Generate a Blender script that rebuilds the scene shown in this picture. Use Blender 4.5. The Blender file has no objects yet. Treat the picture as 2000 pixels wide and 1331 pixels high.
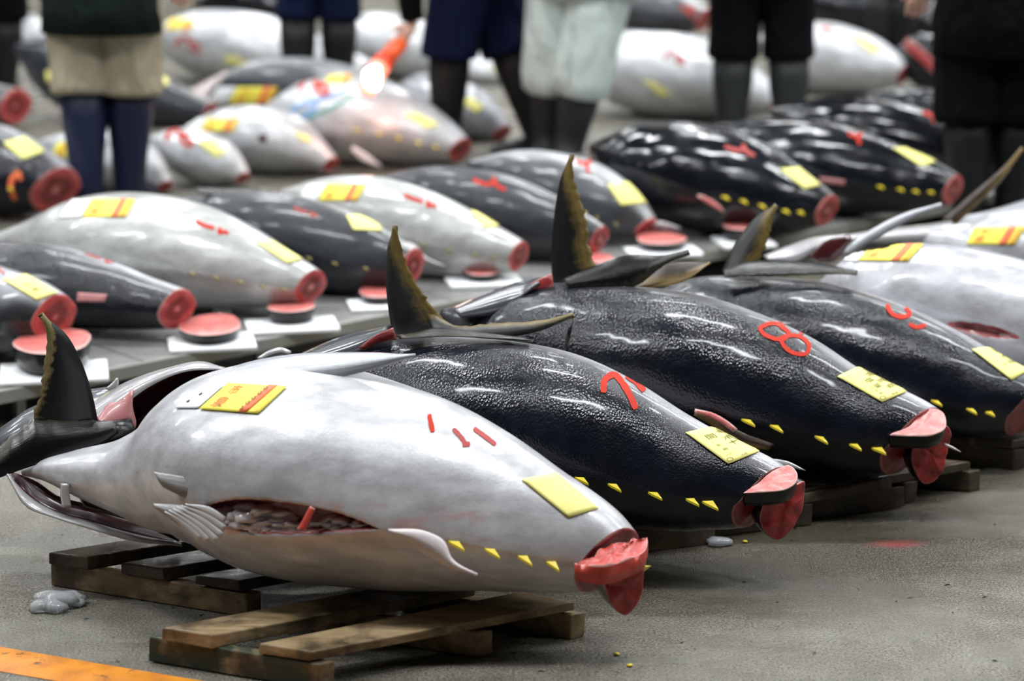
import bpy, bmesh, math, random
from mathutils import Vector, Matrix, noise
from mathutils.bvhtree import BVHTree
random.seed(7)
C = bpy.context.scene.collection
PI = math.pi
# ------------------------------------------------------------------ camera, world, lights, exposure
F, H, YH = 4600.0, 1.58, -500.0
TH = math.atan((665.5 - YH) / F)
SN, CS = math.sin(TH), math.cos(TH)
sc = bpy.context.scene
cd = bpy.data.cameras.new('camera'); cam = bpy.data.objects.new('camera', cd); C.objects.link(cam)
cam.location = (0, 0, H); cam.rotation_euler = (PI / 2 - TH, 0, 0)
cd.sensor_width = 36; cd.lens = F / 2000 * 36; cd.clip_end = 200
cd.dof.use_dof = True; cd.dof.focus_distance = 4.5; cd.dof.aperture_fstop = 2.3; cd.dof.aperture_blades = 9
sc.camera = cam
sc.view_settings.view_transform = 'Standard'; sc.view_settings.look = 'None'
sc.view_settings.gamma = 1; sc.view_settings.use_curve_mapping = False
sc.view_settings.exposure = -0.05
w = bpy.data.worlds.new('world'); sc.world = w; w.use_nodes = True
w.node_tree.nodes['Background'].inputs[0].default_value = (0.75, 0.85, 1, 1)
w.node_tree.nodes['Background'].inputs[1].default_value = 0.004
LD = bpy.data.lights.new('ceiling_lamp', 'AREA'); LD.shape = 'RECTANGLE'; LD.size = 1.25; LD.size_y = 0.22
LD.energy = 80; LD.color = (0.95, 0.98, 1.0); LD.spread = math.radians(150)
for ix in range(-3, 4):
    for iy in range(0, 6):
        o = bpy.data.objects.new('ceiling_lamp', LD); C.objects.link(o)
        o.location = (ix * 2.6 + 0.9, iy * 3.0 + 3.6, 4.6); o.rotation_euler = (0, 0, 0)

# ------------------------------------------------------------------ geometry helpers
def P(x, y, d):
    X = (x - 1000) / F * d; v = (y - 665.5) / F * d
    return Vector((X, d * CS - v * SN, H - d * SN - v * CS))
def dz(y, z): return (H - z) / (SN + (y - 665.5) / F * CS)
def Pz(x, y, z): return P(x, y, dz(y, z))
def proj(p):
    q = p - Vector((0, 0, H)); d = q.y * CS - q.z * SN; v = -q.y * SN - q.z * CS
    return (1000 + q.x / d * F, 665.5 + v / d * F, d)
WL = {}
def thing(name, label, cat, loc, group=None):
    o = bpy.data.objects.new(name, None); C.objects.link(o); o.location = loc; o.empty_display_size = .1
    o['label'] = label; o['category'] = cat
    if group: o['group'] = group
    WL[o.name] = Vector(loc); return o
def tag(o, label, cat, group=None, kind=None):
    if label: o['label'] = label
    if cat: o['category'] = cat
    if group: o['group'] = group
    if kind: o['kind'] = kind
    return o
def mk(name, verts, faces, mat, parent=None, uvs=None, smooth=True, attr=None, mats=None, fm=None, thick=0, wrap=False):
    if parent is not None: org = WL[parent.name]
    else:
        n = len(verts); org = Vector((sum(v[0] for v in verts) / n, sum(v[1] for v in verts) / n, min(v[2] for v in verts)))
    me = bpy.data.meshes.new(name)
    me.from_pydata([(v[0] - org[0], v[1] - org[1], v[2] - org[2]) for v in verts], [], faces)
    for m in (mats or [mat]): me.materials.append(m)
    if fm: me.polygons.foreach_set('material_index', fm)
    if smooth: me.polygons.foreach_set('use_smooth', [True] * len(me.polygons))
    if uvs:
        ul = me.uv_layers.new(name='UVMap'); li = [0] * len(me.loops); me.loops.foreach_get('vertex_index', li)
        buf = []
        for i in li: buf += [uvs[i][0], uvs[i][1]]
        ul.data.foreach_set('uv', buf)
    if attr:
        for k, vals in attr.items():
            a = me.attributes.new(k, 'FLOAT', 'POINT'); a.data.foreach_set('value', vals)
    if wrap:
        d = me.uv_layers[0].data
        for p in me.polygons:
            q_ = [d[l].uv[1] for l in p.loop_indices]
            if len(q_) == 4 and max(q_) - min(q_) > .5:
                for l in p.loop_indices:
                    if d[l].uv[1] < .5: d[l].uv[1] += 1
    me.validate(); me.update()
    o = bpy.data.objects.new(name, me); C.objects.link(o)
    if parent is not None: o.parent = parent; WL[o.name] = org
    else: o.location = org; WL[o.name] = org
    if thick:
        s = o.modifiers.new('s', 'SOLIDIFY'); s.thickness = thick; s.offset = -1
    return o
def fixn(o):
    bm = bmesh.new(); bm.from_mesh(o.data); bmesh.ops.recalc_face_normals(bm, faces=bm.faces); bm.to_mesh(o.data); bm.free(); return o
def interp(xs, ys, x):
    # monotone-ish cubic (pchip)
    n = len(xs)
    if x <= xs[0]: return ys[0]
    if x >= xs[-1]: return ys[-1]
    h = [xs[i + 1] - xs[i] for i in range(n - 1)]; dl = [(ys[i + 1] - ys[i]) / h[i] for i in range(n - 1)]
    def m(i):
        if i == 0: return dl[0]
        if i == n - 1: return dl[-1]
        return (dl[i - 1] * h[i] + dl[i] * h[i - 1]) / (h[i] + h[i - 1])
    k = 0
    while x > xs[k + 1]: k += 1
    t = (x - xs[k]) / h[k]; m0, m1 = m(k) * h[k], m(k + 1) * h[k]
    return (2*t**3 - 3*t*t + 1) * ys[k] + (t**3 - 2*t*t + t) * m0 + (-2*t**3 + 3*t*t) * ys[k+1] + (t**3 - t*t) * m1
def sstep(a, b, x):
    t = max(0, min(1, (x - a) / (b - a))); return t * t * (3 - 2 * t)
def resamp(pts, n):
    # px polyline (x,y[,d]) -> n smooth samples (catmull-rom by chord length)
    pts = [tuple(p) for p in pts]; L = [0]
    for a, b in zip(pts, pts[1:]): L.append(L[-1] + math.dist(a[:2], b[:2]) + 1e-6)
    return [tuple(interp(L, [p[k] for p in pts], L[-1] * i / (n - 1)) for k in range(len(pts[0]))) for i in range(n)]
def loft(name, A, B, dA, dB, mat, parent, t=.004, n=26, m=8, bulge=0.0, rag=0.0):
    """blade between two edge curves given as photo points, at distances dA, dB (scalars or start/end pairs)"""
    A, B = resamp(A, n), resamp(B, n)
    g = lambda d, s: d if not isinstance(d, tuple) else d[0] + (d[1] - d[0]) * s
    G = []
    for i in range(n):
        s = i / (n - 1); a = P(A[i][0], A[i][1], g(dA, s)); b = P(B[i][0], B[i][1], g(dB, s)); row = []
        if rag: b = b + (a - b) * rag * noise.noise(Vector((s * 22, 3.1, A[0][0])))
        for j in range(m + 1):
            q = j / m; p = a.lerp(b, q)
            if bulge: p = p + Vector((0, -1, .35)) * bulge * math.sin(PI * q)
            row.append(p)
        G.append(row)
    vs, uv = [], []
    for sgn in (1, -1):
        for i in range(n):
            for j in range(m + 1):
                p = G[i][j]
                tu = G[min(i + 1, n - 1)][j] - G[max(i - 1, 0)][j]; tv = G[i][min(j + 1, m)] - G[i][max(j - 1, 0)]
                nn = tu.cross(tv)
                nn = nn.normalized() if nn.length > 1e-9 else Vector((0, -1, 0))
                vs.append(p + nn * sgn * t * .5 * (math.sin(PI * j / m) * .85 + .15)); uv.append((i / (n - 1), j / m))
    fs = []; K = n * (m + 1); ix = lambda i, j, s: s * K + i * (m + 1) + j
    for i in range(n - 1):
        for j in range(m):
            fs.append((ix(i, j, 0), ix(i + 1, j, 0), ix(i + 1, j + 1, 0), ix(i, j + 1, 0)))
            fs.append((ix(i, j, 1), ix(i, j + 1, 1), ix(i + 1, j + 1, 1), ix(i + 1, j, 1)))
        for j in (0, m): fs.append((ix(i, j, 0), ix(i, j, 1), ix(i + 1, j, 1), ix(i + 1, j, 0)))
    for i in (0, n - 1):
        for j in range(m): fs.append((ix(i, j, 0), ix(i, j + 1, 0), ix(i, j + 1, 1), ix(i, j, 1)))
    return fixn(mk(name, vs, fs, mat, parent, uv))
def tube(name, rings, mat, parent=None, n=20, cap=True, smooth=True, **kw):
    """rings: (centre, rx, ry, [axis u, axis v])"""
    vs, fs, uv = [], [], []
    for i, r in enumerate(rings):
        c = Vector(r[0]); u, v = (Vector(r[3]), Vector(r[4])) if len(r) > 3 else (Vector((1, 0, 0)), Vector((0, 1, 0)))
        for k in range(n):
            a = 2 * PI * k / n; vs.append(c + u * (r[1] * math.cos(a)) + v * (r[2] * math.sin(a))); uv.append((i / max(1, len(rings) - 1), k / n))
    for i in range(len(rings) - 1):
        for k in range(n): fs.append((i * n + k, i * n + (k + 1) % n, (i + 1) * n + (k + 1) % n, (i + 1) * n + k))
    if cap: fs.append(tuple(range(n))[::-1]); fs.append(tuple(range((len(rings) - 1) * n, len(rings) * n)))
    return fixn(mk(name, vs, fs, mat, parent, uv, smooth, **kw))
def rod(name, a, b, ra, rb, mat, parent=None, n=14):
    a, b = Vector(a), Vector(b); T = (b - a).normalized(); u = T.orthogonal().normalized(); v = T.cross(u)
    return tube(name, [(a, ra, ra, u, v), (a.lerp(b, .5), (ra + rb) / 2, (ra + rb) / 2, u, v), (b, rb, rb, u, v)], mat, parent, n)
def plate(name, outline, org, nrm, ext, mat_face, mat_side, parent, bump=.002, n=40, rim=True):
    """solid slab: photo outline laid on a real plane through org with normal nrm, pushed back by the vector ext"""
    pts = resamp(list(outline) + [outline[0]], n + 1)[:-1]
    o = Vector((0, 0, H)); ring = []
    for x, y in [(p[0], p[1]) for p in pts]:
        r = P(x, y, 1) - o; k = (org - o).dot(nrm) / r.dot(nrm); ring.append(o + r * k)
    cc = sum(ring, Vector()) / n; vs, uv, fs, fm = [], [], [], []
    R = [1, .985, .95, .8, .6, .4, .2]
    for ri, k in enumerate(R):
        for i, p in enumerate(ring):
            q = cc.lerp(p, k)
            h = 0 if ri == 0 else .0025 + bump * noise.noise(q * 45) * 1.5 + bump * .8 * noise.noise(q * 120)
            q = q - ext.normalized() * h
            vs.append(q); a = 2 * PI * i / n; uv.append((.5 + .5 * k * math.cos(a), .5 + .5 * k * math.sin(a)))
    vs.append(cc - ext.normalized() * .002); uv.append((.5, .5)); ci = len(vs) - 1
    for ri in range(len(R) - 1):
        for i in range(n): fs.append((ri*n+i, ri*n+(i+1)%n, (ri+1)*n+(i+1)%n, (ri+1)*n+i)); fm.append(0)
    L = (len(R) - 1) * n
    for i in range(n): fs.append((L + i, L + (i+1)%n, ci)); fm.append(0)
    b0 = len(vs)
    for k, e in ((1.0, .5), (.93, 1.0)):
        for i, p in enumerate(ring): vs.append(cc.lerp(p, k) + ext * e); uv.append((0.5, k * .5))
    for i in range(n): fs.append((i, b0+i, b0+(i+1)%n, (i+1)%n)); fm.append(1)
    for i in range(n): fs.append((b0+i, b0+n+i, b0+n+(i+1)%n, b0+(i+1)%n)); fm.append(1)
    fs.append(tuple(b0 + n + i for i in range(n))); fm.append(0)
    return fixn(mk(name, vs, fs, None, parent, uv, mats=[mat_face, mat_side], fm=fm))
def box(name, c, ax, ay, az, mat, parent=None, jit=0.0, bev=.003):
    """box by centre and three half-axis vectors, lightly bevelled and uneven"""
    c = Vector(c); ax, ay, az = Vector(ax), Vector(ay), Vector(az)
    bm = bmesh.new(); vs = []
    for sx in (-1, 1):
        for sy in (-1, 1):
            for sz in (-1, 1):
                vs.append(bm.verts.new(c + ax*sx + ay*sy + az*sz + Vector((random.uniform(-jit, jit), random.uniform(-jit, jit), random.uniform(-jit, jit)))))
    for f in ((0,1,3,2),(4,6,7,5),(0,4,5,1),(2,3,7,6),(0,2,6,4),(1,5,7,3)): bm.faces.new([vs[i] for i in f])
    bmesh.ops.recalc_face_normals(bm, faces=bm.faces)
    if bev: bmesh.ops.bevel(bm, geom=bm.edges[:], offset=bev, segments=2, affect='EDGES', profile=.5)
    V = [v.co.copy() for v in bm.verts]; bm.verts.index_update(); Fc = [tuple(v.index for v in f.verts) for f in bm.faces]; bm.free()
    return mk(name, V, Fc, mat, parent, smooth=False)

# ------------------------------------------------------------------ material helpers
class N:
    def __init__(s, name):
        s.m = bpy.data.materials.new(name); s.m.use_nodes = True; s.t = s.m.node_tree; s.b = s.t.nodes['Principled BSDF']
    def n(s, typ, **kw):
        q = s.t.nodes.new('ShaderNode' + typ)
        for k, v in kw.items():
            if k[0] == 'i' and k[1:].isdigit(): s.set(q.inputs[int(k[1:])], v)
            else: setattr(q, k, v)
        return q
    def set(s, inp, v):
        if isinstance(v, bpy.types.NodeSocket): s.t.links.new(v, inp)
        else: inp.default_value = v
    def math(s, op, a, b=0, c=0, clamp=False):
        q = s.n('Math', operation=op, use_clamp=clamp, i0=a, i1=b, i2=c); return q.outputs[0]
    def ramp(s, f, stops):
        q = s.n('ValToRGB', i0=f); e = q.color_ramp.elements
        while len(e) < len(stops): e.new(.5)
        for k, (p, c) in enumerate(stops):
            e[k].position = p; e[k].color = (c, c, c, 1) if isinstance(c, (int, float)) else (*c, 1)
        return q.outputs[0]
    def noise(s, vec, scale, det=4, rough=.5, dist=0):
        q = s.n('TexNoise'); s.set(q.inputs['Vector'], vec); q.inputs['Scale'].default_value = scale
        q.inputs['Detail'].default_value = det; q.inputs['Roughness'].default_value = rough; q.inputs['Distortion'].default_value = dist
        return q.outputs[0]
    def mix(s, f, a, b, bt='MIX'):
        q = s.n('Mix', data_type='RGBA', blend_type=bt)
        s.set(q.inputs[0], f); s.set(q.inputs[6], a if not isinstance(a, tuple) else (*a, 1)); s.set(q.inputs[7], b if not isinstance(b, tuple) else (*b, 1)); return q.outputs[2]
    def obj(s): return s.n('TexCoord').outputs['Object']
    def gen(s): return s.n('NewGeometry').outputs['Position']
    def uv(s): return s.n('UVMap', uv_map='UVMap').outputs[0]
    def map(s, v, sc_, loc=(0, 0, 0)):
        q = s.n('Mapping'); s.set(q.inputs[0], v); q.inputs['Scale'].default_value = sc_; q.inputs['Location'].default_value = loc; return q.outputs[0]
    def bump(s, h, st=.3, d=.01, nrm=None):
        q = s.n('Bump'); q.inputs['Strength'].default_value = st; q.inputs['Distance'].default_value = d; s.set(q.inputs['Height'], h)
        if nrm: s.set(q.inputs['Normal'], nrm)
        return q.outputs[0]
    def p(s, **kw):
        for k, v in kw.items():
            k = {'col': 'Base Color', 'rough': 'Roughness', 'metal': 'Metallic', 'nrm': 'Normal', 'coat': 'Coat Weight', 'cr': 'Coat Roughness', 'spec': 'Specular IOR Level', 'em': 'Emission Color', 'es': 'Emission Strength', 'tr': 'Transmission Weight', 'sss': 'Subsurface Weight', 'alpha': 'Alpha', 'cn': 'Coat Normal', 'ior': 'IOR'}[k]
            if isinstance(v, tuple) and len(v) == 3: v = (*v, 1)
            s.set(s.b.inputs[k], v)
        return s.m
def flat(name, col, rough=.6, spot=.0, **kw):
    q = N(name)
    f = q.noise(q.obj(), 14, 4)
    c = q.mix(q.math('MULTIPLY', f, spot, clamp=True), col, tuple(x * .35 for x in col)) if spot else (*col, 1)
    return q.p(col=c, rough=rough, **kw)
def skin(name, p, dark=(.006, .0075, .012), silver=(.60, .60, .63), rough_d=.2, rough_s=.33, slit=False, scale_b=.25, seed=0.0, lump=.10, tailfade=0.0):
    """p: where along dorsal(1)..ventral(0) the dark back gives way to silver"""
    q = N(name); uv = q.uv(); sp = q.n('SeparateXYZ', i0=uv); g = q.gen()
    c = q.math('MULTIPLY_ADD', q.math('COSINE', q.math('MULTIPLY', sp.outputs[1], 2 * PI)), .5, .5)
    nz = q.noise(q.map(g, (3, 7, 7), (seed, seed, 0)), 1.4, 5, .6)
    c2 = q.math('ADD', c, q.math('MULTIPLY_ADD', nz, .16, -.08))
    c2 = q.math('SUBTRACT', c2, q.math('MULTIPLY', q.ramp(sp.outputs[0], [(.5, 0), (.92, 1)]), tailfade))
    mid = tuple(a * .3 + b * .13 for a, b in zip(dark, silver))
    mot = q.noise(q.map(g, (4, 9, 9), (seed, 0, 3)), 2.5, 6, .65)
    sil = q.mix(q.ramp(mot, [(.36, 0), (.62, 1)]), tuple(x * .66 for x in silver), silver)
    fine = q.noise(g, 60, 3)
    sil = q.mix(q.math('MULTIPLY', q.ramp(fine, [(.45, 0), (.75, 1)]), .25), sil, tuple(x * .6 for x in silver))
    dk = q.mix(q.ramp(q.noise(g, 9, 5, .7), [(.4, 0), (.75, 1)]), dark, tuple(x * 1.8 for x in dark))
    f1 = q.ramp(c2, [(p - .16, 0), (p, 1)]); f2 = q.ramp(c2, [(p - .04, 0), (p + .14, 1)])
    col = q.mix(f1, sil, mid); col = q.mix(f2, col, dk)
    rg = q.mix(f2, (rough_s,) * 3, (rough_d,) * 3)
    rg = q.math('ADD', rg, q.math('MULTIPLY', q.ramp(q.noise(g, 7, 4, .7), [(.4, 0), (.7, 1)]), .16))
    vo = q.n('TexVoronoi'); q.set(vo.inputs['Vector'], q.map(uv, (240, 200, 1))); vo.inputs['Scale'].default_value = 1
    b1 = q.bump(q.noise(q.map(g, (4, 7, 7), (seed, 0, 0)), 1.3, 2), lump * 1.6, .05)
    b2 = q.bump(vo.outputs[0], scale_b, .0022, b1)
    b3 = q.bump(q.noise(g, 260, 2), .06, .001, b2)
    met = q.mix(f2, (.25,) * 3, (0,) * 3)
    kw = dict(rough=rg, nrm=b3, coat=q.mix(f2, (.4,) * 3, (.22,) * 3), cr=.1, cn=b1, spec=q.mix(f2, (.5,) * 3, (.32,) * 3))
    if slit:
        a = q.n('Attribute', attribute_name='cavity').outputs['Fac']
        red = q.mix(q.ramp(q.noise(g, 30, 4), [(.4, 0), (.6, 1)]), (.16, .022, .025), (.34, .12, .12))
        rimc = q.ramp(a, [(.02, 0), (.10, 1)])
        col = q.mix(rimc, col, (.30, .04, .035)); col = q.mix(q.ramp(a, [(.15, 0), (.35, 1)]), col, red)
        met = q.mix(rimc, met, (0,) * 3)
        bl = q.n('Attribute', attribute_name='blush').outputs['Fac']
        col = q.mix(q.math('MULTIPLY', bl, q.ramp(q.noise(q.map(g, (8, 30, 30)), 1.5, 5), [(.48, 0), (.66, .6)])), col, (.52, .15, .13))
    return q.p(col=col, metal=met, **kw)
def meat(name, a, b, rim=(.75, .5, .45), pat=0):
    q = N(name); uv = q.uv(); g = q.gen()
    v = q.n('VectorMath', operation='SUBTRACT', i0=uv, i1=(.5, .5, 0)).outputs[0]
    r = q.math('MULTIPLY', q.n('VectorMath', operation='LENGTH', i0=v).outputs['Value'], 2)
    wv = q.n('TexWave', wave_type='RINGS', rings_direction='SPHERICAL'); q.set(wv.inputs[0], v); wv.inputs['Scale'].default_value = 5 ; wv.inputs['Distortion'].default_value = 5; wv.inputs['Detail'].default_value = 3
    c = q.mix(q.ramp(q.noise(g, 28, 5, .65, .6), [(.35, 0), (.68, 1)]), a, b)
    c = q.mix(q.math('MULTIPLY', q.ramp(wv.outputs['Fac'], [(.45, 0), (1, 1)]), .35), c, b)
    if pat:  # darker ring with a pale bone centre
        rr = q.math('ADD', r, q.math('MULTIPLY_ADD', q.noise(g, 14, 3), .5, -.25))
        c = q.mix(q.ramp(rr, [(.10, 0), (.25, .75), (.55, .75), (.72, 0)]), c, tuple(x * .25 for x in a))
        c = q.mix(q.ramp(rr, [(.05, .7), (.2, 0)]), c, rim)
    c = q.mix(q.ramp(r, [(.94, 0), (.99, .6)]), c, rim)
    return q.p(col=c, rough=.38, nrm=q.bump(q.noise(g, 110, 4), .5, .002), coat=.12, cr=.2, spec=.4)
def fin_mat(name, base, edge, e0=.5, rough=.3, tip=True, metal=0, rays=.5):
    q = N(name); sp = q.n('SeparateXYZ', i0=q.uv()); g = q.gen()
    k = q.math('ADD', sp.outputs[1], q.math('MULTIPLY_ADD', q.noise(q.map(q.uv(), (12, 2.2, 1)), 1, 6, .7), .7, -.38))
    if tip: k = q.math('ADD', k, q.math('MULTIPLY', q.math('POWER', q.math('SUBTRACT', 1, sp.outputs[0], clamp=True), 3), .8))
    c = q.mix(q.ramp(k, [(e0, 0), (e0 + .35, 1)]), base, edge)
    ray = q.noise(q.map(q.uv(), (2.0, 34, 1)), 1, 3, .6)
    c = q.mix(q.math('MULTIPLY', q.ramp(ray, [(.35, 1), (.55, 0)]), rays), c, tuple(x * .25 for x in base))
    return q.p(col=c, rough=rough, metal=metal, nrm=q.bump(ray, .3, .002), coat=.1, cr=.25, spec=.3)

M = {}
M['silver'] = skin('silver_skin', .97, dark=(.05, .05, .06), silver=(.58, .58, .60), slit=True, scale_b=.05, lump=.06)
M['silver5'] = skin('silver_skin_far', .97, dark=(.05, .05, .06), silver=(.46, .46, .485), slit=True, scale_b=.04, lump=.05, seed=9)
M['sil2'] = skin('silver_belly_skin', .97, dark=(.03, .03, .035), silver=(.56, .57, .585), scale_b=.03, seed=5)
M['sil3'] = skin('silver_warm_skin', .9, dark=(.03, .03, .03), silver=(.43, .435, .42), scale_b=.03, seed=11)
M['gray'] = skin('grey_skin', .9, dark=(.02, .022, .025), silver=(.34, .35, .37), scale_b=.03, seed=2)
M['dark'] = skin('dark_back_skin', .47, tailfade=.17, dark=(.0035, .0045, .008), rough_d=.19, seed=1.3, scale_b=.3, lump=.07)
M['dark8'] = skin('dark_back_skin_wet', .45, tailfade=.17, dark=(.0035, .0045, .008), rough_d=.17, seed=7.7, scale_b=.35, lump=.09)
M['dark4'] = skin('dark_back_skin_far', .46, tailfade=.15, dark=(.0035, .0045, .008), rough_d=.17, seed=3.7, scale_b=.3, lump=.09)
M['slate'] = skin('slate_back_skin', .54, tailfade=.1, dark=(.018, .02, .025), silver=(.42, .42, .42), rough_d=.34, seed=4, scale_b=.05)
M['slate2'] = skin('slate_pale_skin', .80, dark=(.03, .033, .038), silver=(.42, .43, .44), rough_d=.3, seed=6, scale_b=.05)
M['gloss'] = skin('gloss_black_skin', .47, tailfade=.12, dark=(.004, .005, .007), silver=(.40, .41, .43), rough_d=.12, rough_s=.2, seed=8, scale_b=.02, lump=.12)
M['meat'] = meat('tuna_meat', (.20, .014, .014), (.32, .04, .036), rim=(.45, .18, .16))
M['meatdeep'] = meat('tuna_meat_deep', (.13, .010, .010), (.25, .03, .03), rim=(.45, .2, .18))
M['meatring'] = meat('tuna_meat_ring', (.33, .028, .028), (.46, .085, .08), rim=(.55, .3, .27), pat=1)
M['meatred'] = meat('tuna_meat_bright', (.42, .025, .018), (.52, .075, .055))
M['meatpink'] = meat('tuna_meat_pink', (.48, .095, .085), (.60, .19, .17), rim=(.75, .6, .56))
M['finblack'] = fin_mat('tail_fin', (.005, .005, .006), (.20, .16, .07), .86, .4)
M['finolive'] = fin_mat('olive_tail_fin', (.008, .008, .008), (.15, .105, .03), .55, .38)
M['finbrown'] = fin_mat('brown_fin', (.03, .016, .008), (.2, .13, .04), .5)
M['pect'] = fin_mat('black_fin', (.005, .005, .006), (.03, .028, .02), .8, .22)
M['finsilver'] = fin_mat('silver_fin', (.46, .47, .50), (.30, .31, .33), .4, .3, False, .2)
M['pelvic'] = fin_mat('pelvic_fin', (.42, .41, .41), (.16, .15, .15), .9, .4, False, 0, .95)
M['finray'] = fin_mat('fin_ray_skin', (.60, .60, .61), (.25, .24, .24), .95, .35, False, 0, .3)
M['anal'] = fin_mat('anal_fin', (.66, .60, .60), (.55, .47, .10), .95, .4, False)
M['grill'] = flat('gill_inside', (.06, .010, .012), .25, .8, coat=.5)
M['gdark'] = flat('gill_dark', (.014, .008, .008), .25, .6, coat=.4)
M['gpink'] = flat('gill_membrane', (.55, .22, .22), .35, .5, coat=.3)
M['flap'] = flat('gill_cover_skin', (.42, .41, .42), .3, .6, metal=.2, coat=.4)
M['flappale'] = flat('pale_gill_cover', (.52, .43, .41), .35, .5, coat=.3)
M['flapdark'] = flat('dark_gill_cover_skin', (.10, .105, .12), .25, .9, coat=.5)
M['dimfin'] = flat('dull_finlet', (.20, .16, .05), .6)
M['yellow'] = flat('finlet_yellow', (.72, .56, .03), .4)
M['paper'] = flat('yellow_paper', (.83, .77, .24), .55)
M['paper2'] = flat('bright_yellow_paper', (.85, .74, .08), .55)
M['white'] = flat('white_paper', (.78, .79, .80), .6)
M['ink'] = flat('grey_ink', (.22, .2, .05), .7)
M['inkd'] = flat('dark_ink', (.05, .04, .05), .7)
M['inkr'] = flat('orange_red_ink', (.82, .16, .05), .6)
M['inkp'] = flat('pale_orange_ink', (.85, .42, .05), .6)
M['paint'] = flat('red_marking_paint', (.58, .04, .02), .75, .6, spec=.2)
M['paintf'] = flat('faded_red_marking', (.50, .10, .09), .75, .6, spec=.2)
def wood(name, a, b, wet=.35, green=None):
    q = N(name); o = q.obj(); g = q.gen()
    gr = q.noise(q.map(g, (7, 34, 34)), 1.6, 6, .65, .4)
    c = q.mix(q.ramp(gr, [(.35, 0), (.65, 1)]), a, b)
    st = q.noise(g, 9, 5, .6)
    c = q.mix(q.ramp(st, [(.46, 0), (.62, .85)]), c, (.025, .016, .009))
    if green: c = q.mix(q.ramp(q.noise(q.map(g, (1, 1, 1)), 8, 5, .6), [(.5, 1), (.58, 0)]), c, green)
    rg = q.ramp(q.noise(g, 12, 4), [(.4, wet), (.65, .75)])
    return q.p(col=c, rough=rg, nrm=q.bump(gr, .5, .003), spec=.5)
M['woodl'] = wood('pale_pallet_wood', (.33, .24, .13), (.18, .12, .055))
M['woodd'] = wood('wet_shaded_pallet_wood', (.065, .045, .022), (.03, .02, .012), .22)
M['woodm'] = wood('stained_pallet_wood', (.25, .18, .085), (.12, .08, .04))
M['woodg'] = wood('green_painted_wood', (.30, .23, .13), (.17, .12, .06), .4, (.018, .03, .018))
q = N('wet_concrete'); g = q.gen()
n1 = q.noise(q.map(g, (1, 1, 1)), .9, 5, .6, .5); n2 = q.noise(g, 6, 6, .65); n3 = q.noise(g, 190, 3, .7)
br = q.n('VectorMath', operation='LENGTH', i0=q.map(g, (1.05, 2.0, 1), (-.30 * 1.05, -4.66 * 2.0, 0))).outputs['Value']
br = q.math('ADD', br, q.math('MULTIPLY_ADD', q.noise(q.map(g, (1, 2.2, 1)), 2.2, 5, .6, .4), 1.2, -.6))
c = q.mix(q.ramp(q.math('MULTIPLY_ADD', n1, .5, q.math('MULTIPLY', br, .5)), [(.62, 0), (.86, 1)]), (.060, .046, .020), (.25, .235, .185))  # wet brown by the fish, paler beyond; shade and glare painted into the colour
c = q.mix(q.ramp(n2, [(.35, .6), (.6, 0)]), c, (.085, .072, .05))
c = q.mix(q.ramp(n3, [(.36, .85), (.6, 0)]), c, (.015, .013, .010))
c = q.mix(q.ramp(q.noise(g, 420, 2), [(.58, 0), (.7, .5)]), c, (.4, .39, .34))
bp = Pz(1745, 1063, 0); bv = q.n('VectorMath', operation='LENGTH', i0=q.map(g, (9, 22, 1), (-bp.x * 9, -bp.y * 22, 0))).outputs['Value']
c = q.mix(q.ramp(q.math('ADD', bv, q.math('MULTIPLY', n2, .7)), [(.5, .75), (1, 0)]), c, (.25, .02, .02))
wet = q.ramp(q.noise(q.map(g, (.7, 1.3, 1), (2.2, .4, 0)), 1.6, 4, .55, .4), [(.42, .13), (.6, .40)])
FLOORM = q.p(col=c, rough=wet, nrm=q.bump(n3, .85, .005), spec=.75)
q = N('galvanised_plate'); g = q.gen()
c = q.mix(q.ramp(q.noise(g, 7, 6, .6), [(.35, 0), (.65, 1)]), (.34, .34, .33), (.24, .24, .23))
M['steel'] = q.p(col=c, rough=q.ramp(q.noise(g, 3, 4), [(.35, .2), (.65, .42)]), metal=.35, nrm=q.bump(q.noise(g, 90, 3), .15, .002))
M['lip'] = flat('steel_lip', (.30, .29, .26), .4, .5, metal=.3)
M['darkfloor'] = flat('dark_underside', (.02, .02, .02), .8)
q = N('ice'); g = q.gen()
M['ice'] = q.p(col=(.9, .93, .95), rough=.12, tr=.75, ior=1.31, nrm=q.bump(q.noise(g, 60, 3), .4, .004))
M['ice2'] = flat('cloudy_ice', (.66, .58, .60), .15, .5, coat=.6, sss=.0)

# ------------------------------------------------------------------ structure
def plane(name, pts, mat, z=None): return mk(name, pts, [tuple(range(len(pts)))], mat, smooth=False)
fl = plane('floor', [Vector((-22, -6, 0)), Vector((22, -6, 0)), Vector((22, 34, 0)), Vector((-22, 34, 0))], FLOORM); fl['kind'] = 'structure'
ce = plane('ceiling', [Vector((-22, -6, 5.4)), Vector((-22, 34, 5.4)), Vector((22, 34, 5.4)), Vector((22, -6, 5.4))], flat('ceiling_paint', (.10, .10, .10), .8)); ce['kind'] = 'structure'
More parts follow.
